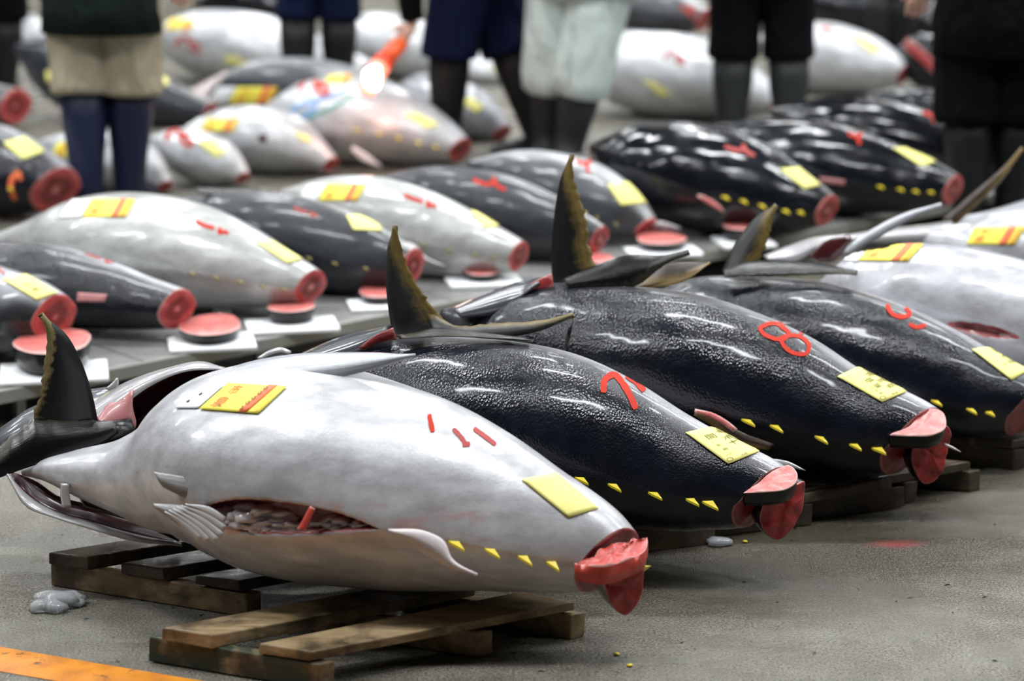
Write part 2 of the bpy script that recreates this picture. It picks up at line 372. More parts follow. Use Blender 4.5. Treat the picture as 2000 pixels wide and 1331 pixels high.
# worn orange line painted on the floor
q = N('worn_orange_paint'); g = q.gen()
wr = q.ramp(q.math('ADD', q.noise(g, 11, 7, .75), q.math('MULTIPLY', q.noise(g, 90, 3), .12)), [(.40, 0), (.48, 1)])
OR = q.p(col=q.mix(q.ramp(q.noise(g, 20, 4), [(.4, 0), (.7, 1)]), (.62, .22, .008), (.42, .13, .006)), rough=.4, alpha=wr, nrm=q.bump(q.noise(g, 150, 2), .3, .002))
a0, a1 = Pz(0, 1264, .0012), Pz(400, 1334, .0012); b0, b1 = Pz(0, 1312, .0012), Pz(300, 1362, .0012)
dA, dB = (a1 - a0).normalized(), (b1 - b0).normalized()
av = (dA + dB).normalized()
ln = mk('painted_line', [a0 - av * 3, b0 - av * 3, b0 + av * 4, a0 + av * 4], [(0, 1, 2, 3)], OR, smooth=False)
tag(ln, 'worn orange line painted across the concrete floor by the pallets', 'floor marking'); ln['kind'] = 'structure'

# ------------------------------------------------------------------ tuna
class Body: pass
TXT = {}
def glyph(s):
    if s in TXT: return TXT[s]
    cu = bpy.data.curves.new('t', 'FONT'); cu.body = s; cu.size = 1; cu.align_x = 'CENTER'; cu.align_y = 'CENTER'; cu.resolution_u = 2; cu.offset = .002
    o = bpy.data.objects.new('t', cu); C.objects.link(o)
    dg = bpy.context.evaluated_depsgraph_get(); me = o.evaluated_get(dg).to_mesh()
    vs = [tuple(v.co[:2]) for v in me.vertices]; fs = [tuple(p.vertices) for p in me.polygons]
    bpy.data.objects.remove(o); bpy.data.curves.remove(cu)
    if vs:
        x0, x1 = min(v[0] for v in vs), max(v[0] for v in vs); y0, y1 = min(v[1] for v in vs), max(v[1] for v in vs)
        vs = [((v[0] - (x0 + x1) / 2) , (v[1] - (y0 + y1) / 2)) for v in vs]
    TXT[s] = (vs, fs); return TXT[s]
def bil(q, s, t):   # q = BL, BR, TR, TL photo corners
    x = (q[0][0]*(1-s) + q[1][0]*s) * (1-t) + (q[3][0]*(1-s) + q[2][0]*s) * t
    y = (q[0][1]*(1-s) + q[1][1]*s) * (1-t) + (q[3][1]*(1-s) + q[2][1]*s) * t
    return x, y
def hit(B, x, y, off):
    o = Vector((0, 0, H)); r = (P(x, y, 1) - o).normalized()
    loc, nn, i, d = B.bvh.ray_cast(o, r)
    if loc is None:
        q = P(x, y, B.depth(x)); loc, nn, i, d = B.bvh.find_nearest(q)
        # keep the spot on its own line of sight so an overhanging corner stays flat
        loc = loc.lerp(q, .0)
    if nn.dot(r) > 0: nn = -nn
    return loc + nn * off
def sheet(B, name, quad, mat, off=.0035, nx=10, ny=10, parent=None):
    vs, uv, fs = [], [], []
    for j in range(ny + 1):
        for i in range(nx + 1):
            x, y = bil(quad, i / nx, j / ny); vs.append(hit(B, x, y, off)); uv.append((i / nx, j / ny))
    for j in range(ny):
        for i in range(nx): k = j * (nx + 1) + i; fs.append((k, k + 1, k + nx + 2, k + nx + 1))
    return mk(name, vs, fs, mat, parent or B.root, uv, thick=.0012)
def write(B, s, quad, cx, cy, size, asp, mat, parent, off=.0045, rot=0, name='lettering'):
    vs, fs = glyph(s)
    if not vs: return
    out = []
    for v in vs:
        a, b = v[0] * size, v[1] * size; a, b = a * math.cos(rot) - b * math.sin(rot), a * math.sin(rot) + b * math.cos(rot)
        x, y = bil(quad, cx + a * asp, cy + b); out.append(hit(B, x, y, off))
    return mk(name, out, fs, mat, parent, smooth=False)
def stroke(B, pts, wd, mat, off=.0014, name='painted_number'):
    n = max(8, int(sum(math.dist(a, b) for a, b in zip(pts, pts[1:])) / 5)); S = resamp(pts, n); vs, fs = [], []
    for i, p in enumerate(S):
        a, b = S[max(i-1, 0)], S[min(i+1, n-1)]; dx, dy = b[0]-a[0], b[1]-a[1]; L = math.hypot(dx, dy) or 1
        ww = wd * (.5 + .12 * noise.noise(Vector((p[0] * .13, p[1] * .13, 0))) ) * (0.75 if i in (0, n-1) else 1)
        for k in (-1, -.4, .4, 1): vs.append(hit(B, p[0] - dy/L*ww*k, p[1] + dx/L*ww*k, off))
    for i in range(n - 1):
        for k in range(3): fs.append((i*4+k, i*4+k+1, (i+1)*4+k+1, (i+1)*4+k))
    return vs, fs
def number(B, strokes, wd, mat):
    V, Fc = [], []
    for s in strokes:
        v, f = stroke(B, s, wd, mat); b = len(V); V += v; Fc += [tuple(i + b for i in q) for q in f]
    return mk('painted_number', V, Fc, mat, B.root)
SLIT_F = None
def tuna(label, st, base, belly, mat, az=17, k=1.12, nu=90, nv=56, cut=True, tilt=.35, lean=.12, group='dressed tuna laid out in rows', d0=None, slit=None, cutmat='meatring', fin=None, finmat='yellow', name='tuna', cat='fish'):
    """st: (x, top, bottom) of the silhouette in the photo, head to tail; the fish gets its true round section"""
    xs = [s[0] for s in st]; cy = [(s[1] + s[2]) / 2 for s in st]; rr = [(s[2] - s[1]) / 2 for s in st]
    im = max(range(len(st)), key=lambda i: rr[i])
    ty = (cy[im] - 665.5) / F
    if d0 is None: d0 = (H - base) / (SN + ty * CS + rr[im] / F)
    X0 = (xs[im] - 1000) / F * d0; ta = math.tan(math.radians(az))
    B = Body()
    def depth(x):   # straight axis in plan: d = d0 - (X-X0)*tan(az)
        t = (x - 1000) / F; return (d0 + X0 * ta) / (1 + t * ta)
    B.depth = depth
    x0, x1 = xs[0], xs[-1]
    cen = [P(x0 + (x1-x0)*i/nu, interp(xs, cy, x0 + (x1-x0)*i/nu), depth(x0 + (x1-x0)*i/nu)) for i in range(nu + 1)]
    vs, uv, cav, blu = [], [], [], []
    for i in range(nu + 1):
        u = i / nu; x = x0 + (x1 - x0) * u; d = depth(x)
        T = (cen[min(i+1, nu)] - cen[max(i-1, 0)]).normalized()
        Nr = T.cross(Vector((0, 0, 1))).normalized()
        if Nr.y > 0: Nr = -Nr
        U = Nr.cross(T).normalized()
        if U.z < 0: U = -U
        el = TH + math.atan((cy[im] - 665.5) / F)
        b = max(.001, interp(xs, rr, x)) / F * d / math.sqrt(math.cos(el)**2 + (k * math.sin(el))**2) * (math.cos(math.atan2(T.z, math.hypot(T.x, T.y))) )
        a = k * b
        sh = sstep(.86, 1.0, u) * tilt if cut else 0; ln_ = sstep(.86, 1.0, u) * lean if cut else 0
        pw = 1 + .42 * sstep(.4, .85, u)
        for j in range(nv):
            th = 2 * PI * j / nv; sn = math.sin(th); sn = math.copysign(abs(sn) ** pw, sn)
            p = cen[i] + Nr * (a * math.cos(th)) + U * (b * sn) - T * (sh * a * math.cos(th) - ln_ * b * math.sin(th))
            if p.z < base + .002: p.z = base + .002
            v = (th / (2 * PI) + (.5 if belly else 0)) % 1.0
            vs.append(p); uv.append((u, v))
    if slit:
        up, lo, bx = slit
        sx0, sx1 = up[0][0], up[-1][0]
        for idx, p in enumerate(vs):
            X, Y, D = proj(p); c = 0; bb = 0
            j = idx % nv; th = 2 * PI * j / nv
            if math.cos(th) > -.1 and sx0 < X < sx1:
                yu = interp([q[0] for q in up], [q[1] for q in up], X); yl = interp([q[0] for q in lo], [q[1] for q in lo], X)
                hgt = (yl - yu) / 2
                if hgt > 1:
                    dd = hgt - abs(Y - (yu + yl) / 2)
                    c = max(0, min(1, dd / 11))
            if bx and math.cos(th) > -.1:
                for (ex, ey, ew, eh) in bx: bb = max(bb, 1 - math.hypot((X - ex) / ew, (Y - ey) / eh))
            cav.append(c); blu.append(max(0, bb) ** .5 if bb > 0 else 0)
        for idx, p in enumerate(vs):
            if cav[idx] > 0:
                i = idx // nv; vs[idx] = p.lerp(cen[i], .16 * sstep(0, .9, cav[idx]))
    fs = []
    for i in range(nu):
        for j in range(nv): fs.append((i*nv+j, i*nv+(j+1)%nv, (i+1)*nv+(j+1)%nv, (i+1)*nv+j))
    fs.append(tuple(range(nv)))
    if not cut: fs.append(tuple(range(nu*nv, (nu+1)*nv)))
    lo_i = min(range(len(vs)), key=lambda i: vs[i].z)
    root = thing(name, label, cat, (cen[nu//2].x, cen[nu//2].y, vs[lo_i].z), group)
    B.root = root
    body = mk('body', vs, fs, mat, root, uv, attr={'cavity': cav, 'blush': blu} if slit else None, wrap=True)
    fixn(body); B.body = body
    B.bvh = BVHTree.FromPolygons(vs, fs)
    B.cen, B.vs, B.nv, B.nu, B.T = cen, vs, nv, nu, (cen[-1] - cen[-3]).normalized()
    B.xs, B.cy, B.rr = xs, cy, rr
    if cut:
        ring = vs[nu*nv:]; cc = sum(ring, Vector()) / nv; V, Uv, Fc = [], [], []
        R = [1, .97, .8, .6, .4, .2]
        for ri, kk in enumerate(R):
            for j, p in enumerate(ring):
                q2 = cc.lerp(p, kk)
                if ri: q2 = q2 + B.T * (.003 + .004 * noise.noise(q2 * 40))
                V.append(q2); aa = 2*PI*j/nv; Uv.append((.5+.5*kk*math.cos(aa), .5+.5*kk*math.sin(aa)))
        V.append(cc + B.T * .004); Uv.append((.5, .5))
        for ri in range(len(R)-1):
            for j in range(nv): Fc.append((ri*nv+j, ri*nv+(j+1)%nv, (ri+1)*nv+(j+1)%nv, (ri+1)*nv+j))
        L = (len(R)-1)*nv
        for j in range(nv): Fc.append((L+j, L+(j+1)%nv, len(V)-1))
        fixn(mk('cut_face', V, Fc, M[cutmat], root, Uv)); B.cc = cc
    if fin:
        for fx in fin:
            sz = 1.0
            if isinstance(fx, tuple): fx, sz = fx
            u = (fx - x0) / (x1 - x0); i = max(0, min(nu - 1, int(u * nu))); p = vs[i*nv]; T = (cen[i+1]-cen[i]).normalized(); Nr = (p - cen[i]).normalized()
            L = .026 * sz * (rr[im] / F * d0) / .19; 
            dn = (Nr * .75 - Vector((0, 0, .5))); tri = [p - T*L*.9 - Nr*.003, p + T*L*.25 - Nr*.003, p + T*L*.85 + dn*L*.50, p - T*L*.1 + dn*L*.30]
            up = Vector((0, 0, .0022)); V = [t + up*s for s in (1, -1) for t in tri]
            mk('finlet', V, [(0,1,2,3),(7,6,5,4),(0,4,5,1),(1,5,6,2),(2,6,7,3),(3,7,4,0)], M[finmat], root, smooth=False)
    return B
def ylabel(B, q, cols=None):
    """yellow paper label, q = BL BR TR TL"""
    s = sheet(B, 'paper_label', q, M['paper'])
    if cols:
        for (t, x, y, sz) in cols: write(B, t, q, x, y, sz, 2.0, M['ink'], s)
    return s
def sticker(B, q, white=None, near=False):
    s = sheet(B, 'bid_sticker', q, M['paper2'])
    bq = [bil(q, a, b) for a, b in ((.66, 0), (.80, 0), (.84, 1), (.70, 1))] if near else [bil(q, a, b) for a, b in ((.66, 0), (.82, 0), (.82, 1), (.66, 1))]
    sheet(B, 'orange_band', bq, M['inkr'], .0045, 3, 6, s)
    write(B, '泉', q, .22, .30, .42, .50, M['inkr'], s, .0048)
    write(B, '市', q, .24, .76, .38, .46, M['inkr'], s, .0048)
    if near:
        for k, ch in enumerate('20000'): write(B, ch, q, .62 + .012 * k + .04, .14 + .18 * k, .2, .62, M['inkd'], s, .0055, rot=.4)
        for k in range(6): write(B, '0', q, .90, .14 + .13 * k, .13, .5, M['inkp'], s, .0048, rot=1.2)
        write(B, 'イ', q, .27, .16, .2, .42, M['inkd'], s, .0055)
    else:
        bq = [bil(q, a, b) for a, b in ((.86, 0), (.96, 0), (.96, 1), (.86, 1))]; sheet(B, 'pale_band', bq, M['inkp'], .0045, 2, 5, s)
    if white:
        wsh = sheet(B, 'white_tag', white, M['white'], .003)
        if near:
            write(B, '●', white, .25, .30, .16, .9, M['inkd'], wsh, .0045); write(B, '●', white, .42, .62, .16, .9, M['inkd'], wsh, .0045)
            write(B, '二', white, .78, .42, .16, .7, M['inkd'], wsh, .0045); write(B, '三', white, .78, .75, .18, .7, M['ink'], wsh, .0045)
    return s

# ---- first row
F1 = tuna('large silver tuna nearest the camera, ice showing in its long belly slit', [(45, 916, 930), (90, 896, 941), (150, 878, 968), (250, 850, 1012), (310, 812, 1045), (350, 773, 1066), (400, 736, 1084), (450, 716, 1097), (550, 703, 1125), (650, 716, 1145), (750, 745, 1157), (850, 781, 1165), (950, 835, 1168), (1050, 903, 1172), (1150, 978, 1180), (1186, 1014, 1176)],
          .075, True, M['silver'], az=17, nu=300, nv=240, tilt=.4, lean=.12, cutmat='meatdeep',
          slit=([(400, 990), (430, 981), (530, 979), (600, 990), (660, 1003), (740, 1033)], [(400, 996), (430, 1020), (470, 1038), (550, 1045), (650, 1041), (740, 1035)], [(700, 1015, 190, 45), (905, 1005, 60, 30), (860, 1060, 120, 25), (440, 1010, 60, 40)]),
          fin=[900, 955, 1015, 1085, 1150])
ylabel(F1, [(1110, 1012), (1168, 995), (1085, 926), (1018, 938)])
sticker(F1, [(390, 801), (505, 810), (561, 757), (447, 751)], [(343, 799), (388, 799), (438, 755), (396, 758)], near=True)
number(F1, [[(838, 810), (845, 845)]], 10, M['paint']); number(F1, [[(885, 838), (900, 855), (912, 872)], [(903, 870), (918, 868)], [(925, 838), (950, 856), (968, 870)]], 9, M['paintf'])
R1 = F1.root
D = F1.depth
loft('pectoral_fin', [(405, 738), (470, 712), (560, 694), (680, 689), (750, 690), (812, 695)], [(440, 752), (520, 747), (600, 746), (660, 738), (730, 722), (812, 696)], (D(420) - .03, D(700) - .05), (D(440) - .11, D(700) - .07), M['finsilver'], R1, .007, bulge=.012)
loft('anal_fin', [(758, 1034), (830, 1038), (868, 1058), (882, 1090), (932, 1123)], [(762, 1042), (800, 1062), (840, 1090), (880, 1110), (932, 1124)], D(820) - .26, D(820) - .255, M['anal'], R1, .006, bulge=.006)
loft('pelvic_fin', [(300, 922), (370, 934), (430, 954), (455, 970)], [(318, 952), (360, 972), (410, 985), (455, 976)], D(360) - .215, D(360) - .21, M['pelvic'], R1, .004, bulge=.004)
pf = loft('pelvic_fin', [(300, 984), (335, 986), (365, 990), (398, 1004)], [(304, 994), (330, 1012), (352, 1028), (372, 1038)], D(360) - .232, D(360) - .232, M['pelvic'], R1, .004, bulge=.004)
for k, (tx, ty) in enumerate([(392, 1052), (408, 1057), (424, 1057), (434, 1048), (440, 1034), (440, 1018)]):
    bx, by = 322 + k * 8, 1000 - k * 3; mx, my = (bx + tx) / 2 + 4, (by + ty) / 2 - 3; ww = 9.0
    nx, ny = -(ty - by), tx - bx; ll = math.hypot(nx, ny); nx, ny = nx / ll * ww, ny / ll * ww
    loft('fin_ray', [(bx, by), (mx + nx, my + ny), (tx + nx * .8, ty + ny * .8)], [(bx, by), (mx - nx, my - ny), (tx - nx * .8, ty - ny * .8)], D(360) - .24 - .001 * k, D(360) - .242 - .001 * k, M['finray'], pf, .003, n=14, m=4, bulge=.001)
# gill covers spread open, throat and tail fin tucked into the gill
dh = D(150)
loft('gill_cover', [(170, 792), (250, 745), (330, 718), (400, 707), (442, 722)], [(196, 838), (240, 795), (290, 757), (360, 727), (438, 722)], dh + .18, dh + .12, M['flap'], R1, .007, bulge=.014)
loft('gill_lining', [(200, 812), (245, 778), (300, 745), (370, 716), (442, 718)], [(245, 850), (275, 845), (320, 812), (380, 765), (440, 730)], dh + .20, dh + .22, M['grill'], R1, .008, bulge=-.08)
loft('gill_membrane', [(188, 815), (210, 790), (240, 772), (262, 758)], [(215, 845), (240, 843), (262, 838), (258, 790)], dh + .13, dh + .12, M['gpink'], R1, .006, bulge=.012)
loft('fin_spine', [(205, 760), (222, 745), (228, 738)], [(214, 764), (232, 752), (231, 740)], dh + .17, dh + .17, M['flap'], R1, .005, n=6, m=3)
loft('lower_gill_cover', [(18, 930), (60, 972), (110, 1000), (175, 1018), (250, 1040), (352, 1062)], [(14, 926), (50, 990), (105, 1012), (175, 1034), (262, 1058), (356, 1067)], dh - .02, dh - .05, M['flap'], R1, .006, bulge=.006)
loft('lower_gill_lining', [(22, 922), (70, 940), (110, 968), (170, 985), (240, 1005), (345, 1050)], [(16, 930), (58, 975), (108, 1003), (175, 1020), (250, 1042), (352, 1064)], dh + .05, dh + .0, M['grill'], R1, .010, bulge=-.02)
loft('gill_lining', [(150, 962), (200, 975), (260, 1000), (345, 1040)], [(165, 990), (215, 1003), (260, 1020), (350, 1058)], dh - .01, dh - .03, M['gdark'], R1, .012, bulge=.0)
loft('gill_arch', [(119, 944), (118, 965), (122, 990)], [(136, 946), (136, 968), (140, 993)], dh - .04, dh - .05, M['flap'], R1, .010, n=8, m=4, bulge=.006)
# far side of the head lying beyond the tail fin
tube('snout', [(P(-60, 925, dh+.28), .004, .004, Vector((0, 1, 0)), Vector((0, 0, 1)))] + [(P(x, y, dh + .26), r, r * .8, Vector((.2, 1, 0)).normalized(), Vector((0, 0, 1))) for x, y, r in ((-40, 905, .03), (0, 875, .05), (60, 850, .07), (130, 838, .09), (200, 835, .10), (250, 825, .09))], M['flapdark'], R1, 24)
# tail fin (a cut-off piece tucked in the gill)
def tail_piece(label, parts, stub=None):
    pts = [p for pr in parts for p in pr[0]]; d = parts[0][2]; d = d if not isinstance(d, tuple) else d[0]
    base = P(pts[-1][0], pts[-1][1], d)
    r = thing('tail_fin', label, 'tail fin', base, 'cut tail fins tucked into the gills')
    for A, Bc, dA, dB, mt, nm in parts: loft(nm, A, Bc, dA, dB, M[mt], r, .012, bulge=.006, n=34, m=10, rag=.10)
    if stub:
        a, b, ra, rb = stub; rod('tail_stub', a, b, ra, rb, M['pect'], r)
    return r
tail_piece('black tail fin standing upright at the left edge, in the iced silver tuna', [
    ([(80, 614), (130, 655), (160, 710), (180, 770), (192, 828), (198, 868)], [(80, 614), (91, 652), (88, 700), (80, 760), (66, 826), (80, 880)], (dh + .02, dh + .10), (dh + .01, dh + .05), 'finblack', 'upper_lobe'),
    ([(-30, 945), (60, 912), (130, 892), (200, 868), (232, 846)], [(-30, 900), (20, 852), (66, 822), (120, 822), (225, 822)], (dh - .02, dh + .06), (dh + .0, dh + .08), 'pect', 'lower_lobe')],
    (P(170, 862, dh + .09), P(262, 838, dh + .10), .035, .022))
# severed end: thick slab lying open and slab hanging down
pl = P(1215, 1085, D(1200) - .02)
plate('hanging_slab', [(1178, 1120), (1215, 1108), (1250, 1100), (1253, 1150), (1243, 1180), (1218, 1202), (1200, 1190), (1184, 1160)], P(1215, 1150, D(1200) - .03), Vector((.35, -1, .05)).normalized(), Vector((-.45, .8, .1)) * .05, M['meat'], M['flap'], R1, .004)
sl = plate('folded_slab', [(1122, 1102), (1150, 1096), (1180, 1072), (1210, 1060), (1232, 1066), (1240, 1052), (1252, 1060), (1264, 1052), (1263, 1072), (1230, 1092), (1180, 1108)], P(1190, 1090, D(1190) - .07), Vector((.05, -.35, 1)).normalized(), Vector((.04, .02, -1)) * .034, M['meatred'], M['meatred'], R1, .006)
mk('finlet', [P(1250, 1104, D(1200) - .02), P(1272, 1106, D(1200) - .02), P(1254, 1120, D(1200) - .02), P(1255, 1108, D(1200) - .028)], [(0, 1, 2), (0, 1, 3), (1, 2, 3), (0, 2, 3)], M['yellow'], R1, smooth=False)
# ice and gut in the slit
def blob(name, c, r, mat, parent, sq=(1, 1, 1), seed=0, sub=2, amp=.35):
    bm = bmesh.new(); bmesh.ops.create_icosphere(bm, subdivisions=sub, radius=1)
    V = []
    for v in bm.verts:
        p = v.co.copy(); p *= 1 + amp * noise.noise(p * 1.6 + Vector((seed, 0, 0))) + (amp > .5) * .25 * noise.noise(p * 4 + Vector((0, seed, 0))); V.append(Vector(c) + Vector((p.x * r * sq[0], p.y * r * sq[1], p.z * r * sq[2])))
    bm.verts.index_update(); Fc = [tuple(v.index for v in f.verts) for f in bm.faces]; bm.free()
    return mk(name, V, Fc, mat, parent, smooth=True)
for i, (x, y, r) in enumerate([(450, 1003, .020), (478, 1014, .027), (512, 1003, .030), (528, 1024, .024), (552, 1010, .022), (566, 1028, .017), (628, 1018, .022), (665, 1024, .017), (497, 1030, .018), (700, 1027, .011)]):
    c = hit(F1, x, y, 0); c = c + (F1.cen[int((x - 45) / 1141 * 300)] - c) * .012
    b = blob('ice_chunk', c, r, M['ice2'], None, (1.5, .9, .62), i * 3.3, 3, .75)
    tag(b, 'cloudy ice chunk packed in the belly slit of the front silver tuna', 'ice', 'ice in the belly slit')
loft('gut_strip', [(607, 990), (600, 1000), (592, 1015), (580, 1034)], [(616, 994), (610, 1008), (604, 1022), (596, 1038)], D(600) - .225, D(600) - .225, M['meatred'], R1, .010, n=12, m=5, bulge=.008)

F2 = tuna('dark-backed tuna just behind the front silver one, faint red marks on its flank', [(560, 690, 700), (600, 676, 790), (700, 654, 880), (800, 650, 950), (900, 656, 990), (1000, 667, 1020), (1100, 690, 1035), (1200, 735, 1042), (1300, 795, 1045), (1400, 850, 1046), (1450, 878, 1047), (1488, 902, 1042)],
          .075, False, M['dark'], az=17, nu=160, nv=120, tilt=.45, lean=.3, cutmat='meatdeep', fin=[1130, 1190, 1250, 1318, 1385, (1440, 1.3)])
ylabel(F2, [(1422, 908), (1482, 884), (1405, 832), (1338, 847)], [('大', .75, .80, .10), ('間', .42, .74, .15), ('沖', .72, .60, .14), ('十', .72, .44, .14), ('本', .32, .48, .07), ('鮪', .36, .34, .07), ('市場', .6, .07, .05), ('○', .16, .08, .12), ('八戸', .3, .2, .05)])
number(F2, [[(1178, 768), (1182, 742), (1200, 733), (1212, 745), (1228, 770), (1242, 800)], [(1222, 735), (1240, 745), (1258, 765)]], 12, M['paint'])
F3 = tuna('dark-backed tuna with a red number 8 painted on its flank', [(862, 604, 616), (960, 563, 740), (1050, 549, 800), (1150, 552, 845), (1250, 559, 880), (1350, 575, 906), (1450, 607, 922), (1550, 652, 931), (1650, 714, 938), (1740, 762, 943), (1780, 786, 938)],
          .075, False, M['dark8'], az=17, nu=160, nv=120, tilt=.45, lean=.3, cutmat='meatdeep', fin=[1500, 1555, 1635, 1715, (1770, 1.2)])
ylabel(F3, [(1722, 787), (1770, 767), (1690, 712), (1634, 737)], [('宮', .74, .72, .14), ('城', .78, .48, .14), ('県', .80, .26, .14), ('塩', .50, .60, .14), ('釜', .50, .40, .14), ('生', .30, .40, .06), ('本', .30, .30, .06), ('鮪', .30, .20, .06), ('市場', .62, .07, .06), ('○', .17, .08, .13), ('一', .12, .6, .05), ('二', .14, .45, .05), ('三', .12, .33, .05)])
number(F3, [[(1488, 640), (1500, 634), (1518, 634), (1530, 642), (1540, 652), (1534, 662), (1520, 664), (1505, 660), (1490, 652), (1484, 642), (1490, 637)], [(1522, 662), (1545, 656), (1568, 662), (1580, 678), (1576, 690), (1556, 692), (1538, 684), (1526, 668), (1524, 662)]], 8, M['paint'])
number(F3, [[(1516, 634), (1545, 632), (1562, 642), (1566, 655)]], 8, M['paintf'])
F4 = tuna('dark-backed tuna at the right edge with a red 9 on its flank', [(1230, 590, 600), (1330, 542, 700), (1450, 537, 762), (1550, 543, 802), (1650, 563, 832), (1750, 598, 852), (1850, 644, 862), (1950, 703, 866), (2010, 740, 860)],
          .075, False, M['dark4'], az=17, nu=130, nv=100, tilt=.45, lean=.3, cutmat='meatdeep', fin=[1850, 1915, 1970])
ylabel(F4, [(1975, 744), (2014, 722), (1945, 678), (1897, 684)], [('大', .7, .6, .13), ('間', .7, .4, .13), ('本', .4, .4, .08)])
number(F4, [[(1732, 595), (1740, 612), (1760, 620), (1778, 614), (1768, 602)], [(1775, 634), (1790, 640), (1808, 636)]], 8, M['paint'])
F5 = tuna('silver tuna at the right edge with a bid sticker and a thin red slit', [(1600, 550, 562), (1650, 497, 630), (1720, 478, 690), (1800, 474, 720), (1900, 484, 752), (2000, 511, 790), (2100, 560, 802), (2200, 620, 800), (2300, 680, 790), (2340, 700, 780)],
          .075, True, M['silver5'], az=17, k=.92, nu=150, nv=140, slit=([(1845, 628), (1900, 632), (1950, 642), (1992, 658)], [(1845, 630), (1880, 646), (1940, 660), (1992, 662)], [(1900, 640, 70, 30)]))
sticker(F5, [(1677, 510), (1774, 511), (1804, 479), (1703, 481)], [(1622, 508), (1674, 512), (1700, 482), (1650, 482)])
F6 = tuna('grey tuna behind the silver one at the right edge, bid sticker on its head end', [(1760, 462, 474), (1840, 436, 530), (1900, 425, 580), (2000, 406, 610), (2100, 410, 640), (2200, 430, 660), (2300, 480, 670), (2420, 560, 680)], .075, True, M['silver5'], az=17, k=.85)
sticker(F6, [(1888, 478), (1982, 479), (2004, 444), (1905, 446)])
F7 = tuna('grey tuna farthest back in the pallet row at the right edge', [(1850, 425, 434), (1920, 408, 500), (2000, 385, 560), (2100, 375, 590), (2250, 400, 600), (2400, 470, 610)], .075, True, M['gray'], az=17)

# tail fins, pectorals and head flaps of the row
tail_piece('tall olive-edged tail fin standing in the gill of the second dark tuna', [
    ([(772, 442), (758, 480), (753, 530), (757, 590), (768, 662)], [(772, 442), (784, 482), (800, 530), (832, 582), (880, 640)], (F2.depth(800) + .02, F2.depth(800) + .06), (F2.depth(800), F2.depth(800) + .04), 'finolive', 'upper_lobe'),
    ([(1120, 617), (1060, 645), (1000, 658), (920, 662), (850, 668)], [(1120, 617), (1050, 627), (960, 633), (888, 636), (830, 600)], (F2.depth(1000) - .05, F2.depth(800)), (F2.depth(1000) - .02, F2.depth(800) + .05), 'finolive', 'lower_lobe')])
loft('pectoral_fin', [(775, 655), (860, 641), (940, 650), (1035, 664)], [(785, 662), (860, 658), (940, 660), (1035, 665)], F2.depth(870) - .05, F2.depth(870) - .09, M['pect'], F2.root, .008)
loft('pectoral_fin', [(1110, 640), (1120, 625), (1118, 616)], [(1098, 690), (1108, 675), (1120, 618)], F2.depth(1100) + .18, F2.depth(1100) + .18, M['pect'], F2.root, .006, n=10)
loft('gill_cover', [(590, 690), (640, 668), (700, 648), (764, 637)], [(610, 712), (655, 706), (705, 690), (752, 652)], F2.depth(660) - .02, F2.depth(660) - .10, M['flapdark'], F2.root, .008, bulge=.03)
loft('gill_membrane', [(700, 680), (735, 655), (768, 640)], [(712, 684), (745, 668), (775, 664)], F2.depth(720) - .10, F2.depth(720) - .09, M['meat'], F2.root, .006, n=10)
loft('jaw_tip', [(505, 702), (530, 684), (552, 680), (568, 690)], [(508, 706), (535, 698), (552, 694), (566, 694)], F2.depth(560) - .02, F2.depth(560) - .02, M['flap'], F2.root, .012, n=12, bulge=.01)
tail_piece('tallest tail fin, ragged brown, standing in the gill of the tuna marked 8', [
    ([(1117, 304), (1098, 340), (1087, 390), (1080, 450), (1077, 500), (1079, 562)], [(1117, 304), (1122, 350), (1132, 385), (1146, 430), (1152, 480), (1166, 530)], F3.depth(1100) + .06, F3.depth(1100) + .04, 'finolive', 'upper_lobe'),
    ([(1346, 493), (1290, 500), (1230, 498), (1160, 520), (1100, 545)], [(1346, 494), (1295, 520), (1250, 555), (1170, 562), (1110, 562)], F3.depth(1200) + .0, F3.depth(1200) - .03, 'pect', 'lower_lobe')])
loft('pectoral_fin', [(1240, 552), (1300, 518), (1350, 512), (1387, 513)], [(1242, 562), (1290, 560), (1335, 550), (1387, 514)], F3.depth(1300) + .06, F3.depth(1300) + .02, M['finbrown'], F3.root, .007)
loft('gill_cover', [(880, 602), (950, 572), (1010, 552), (1078, 538)], [(900, 622), (960, 615), (1005, 600), (1022, 575)], F3.depth(980) - .02, F3.depth(980) - .10, M['flapdark'], F3.root, .008, bulge=.03)
loft('gill_membrane', [(1008, 580), (1040, 552), (1078, 534)], [(1016, 582), (1050, 568), (1082, 562)], F3.depth(1050) - .06, F3.depth(1050) - .06, M['meat'], F3.root, .006, n=10)
tail_piece('short olive tail fin leaning right, in the gill of the tuna marked 9', [
    ([(1516, 402), (1482, 420), (1450, 455), (1425, 495), (1412, 530)], [(1516, 402), (1507, 440), (1496, 480), (1478, 512), (1440, 535)], F4.depth(1440) + .03, F4.depth(1440), 'finolive', 'upper_lobe'),
    ([(1674, 534), (1620, 518), (1540, 510), (1460, 512), (1412, 528)], [(1674, 535), (1600, 536), (1500, 540), (1450, 540), (1415, 542)], F4.depth(1540) - .02, F4.depth(1540) - .07, 'pect', 'lower_lobe')])
R5 = F5.root
loft('gill_cover', [(1490, 500), (1540, 480), (1600, 462), (1658, 458)], [(1500, 512), (1560, 510), (1590, 492), (1640, 470)], F5.depth(1600) + .1, F5.depth(1600) + .04, M['flap'], R5, .010, bulge=.02)
loft('gill_lining', [(1580, 500), (1600, 478), (1640, 462), (1662, 462)], [(1600, 512), (1625, 512), (1645, 495), (1662, 470)], F5.depth(1600) + .02, F5.depth(1600) + .02, M['grill'], R5, .008)
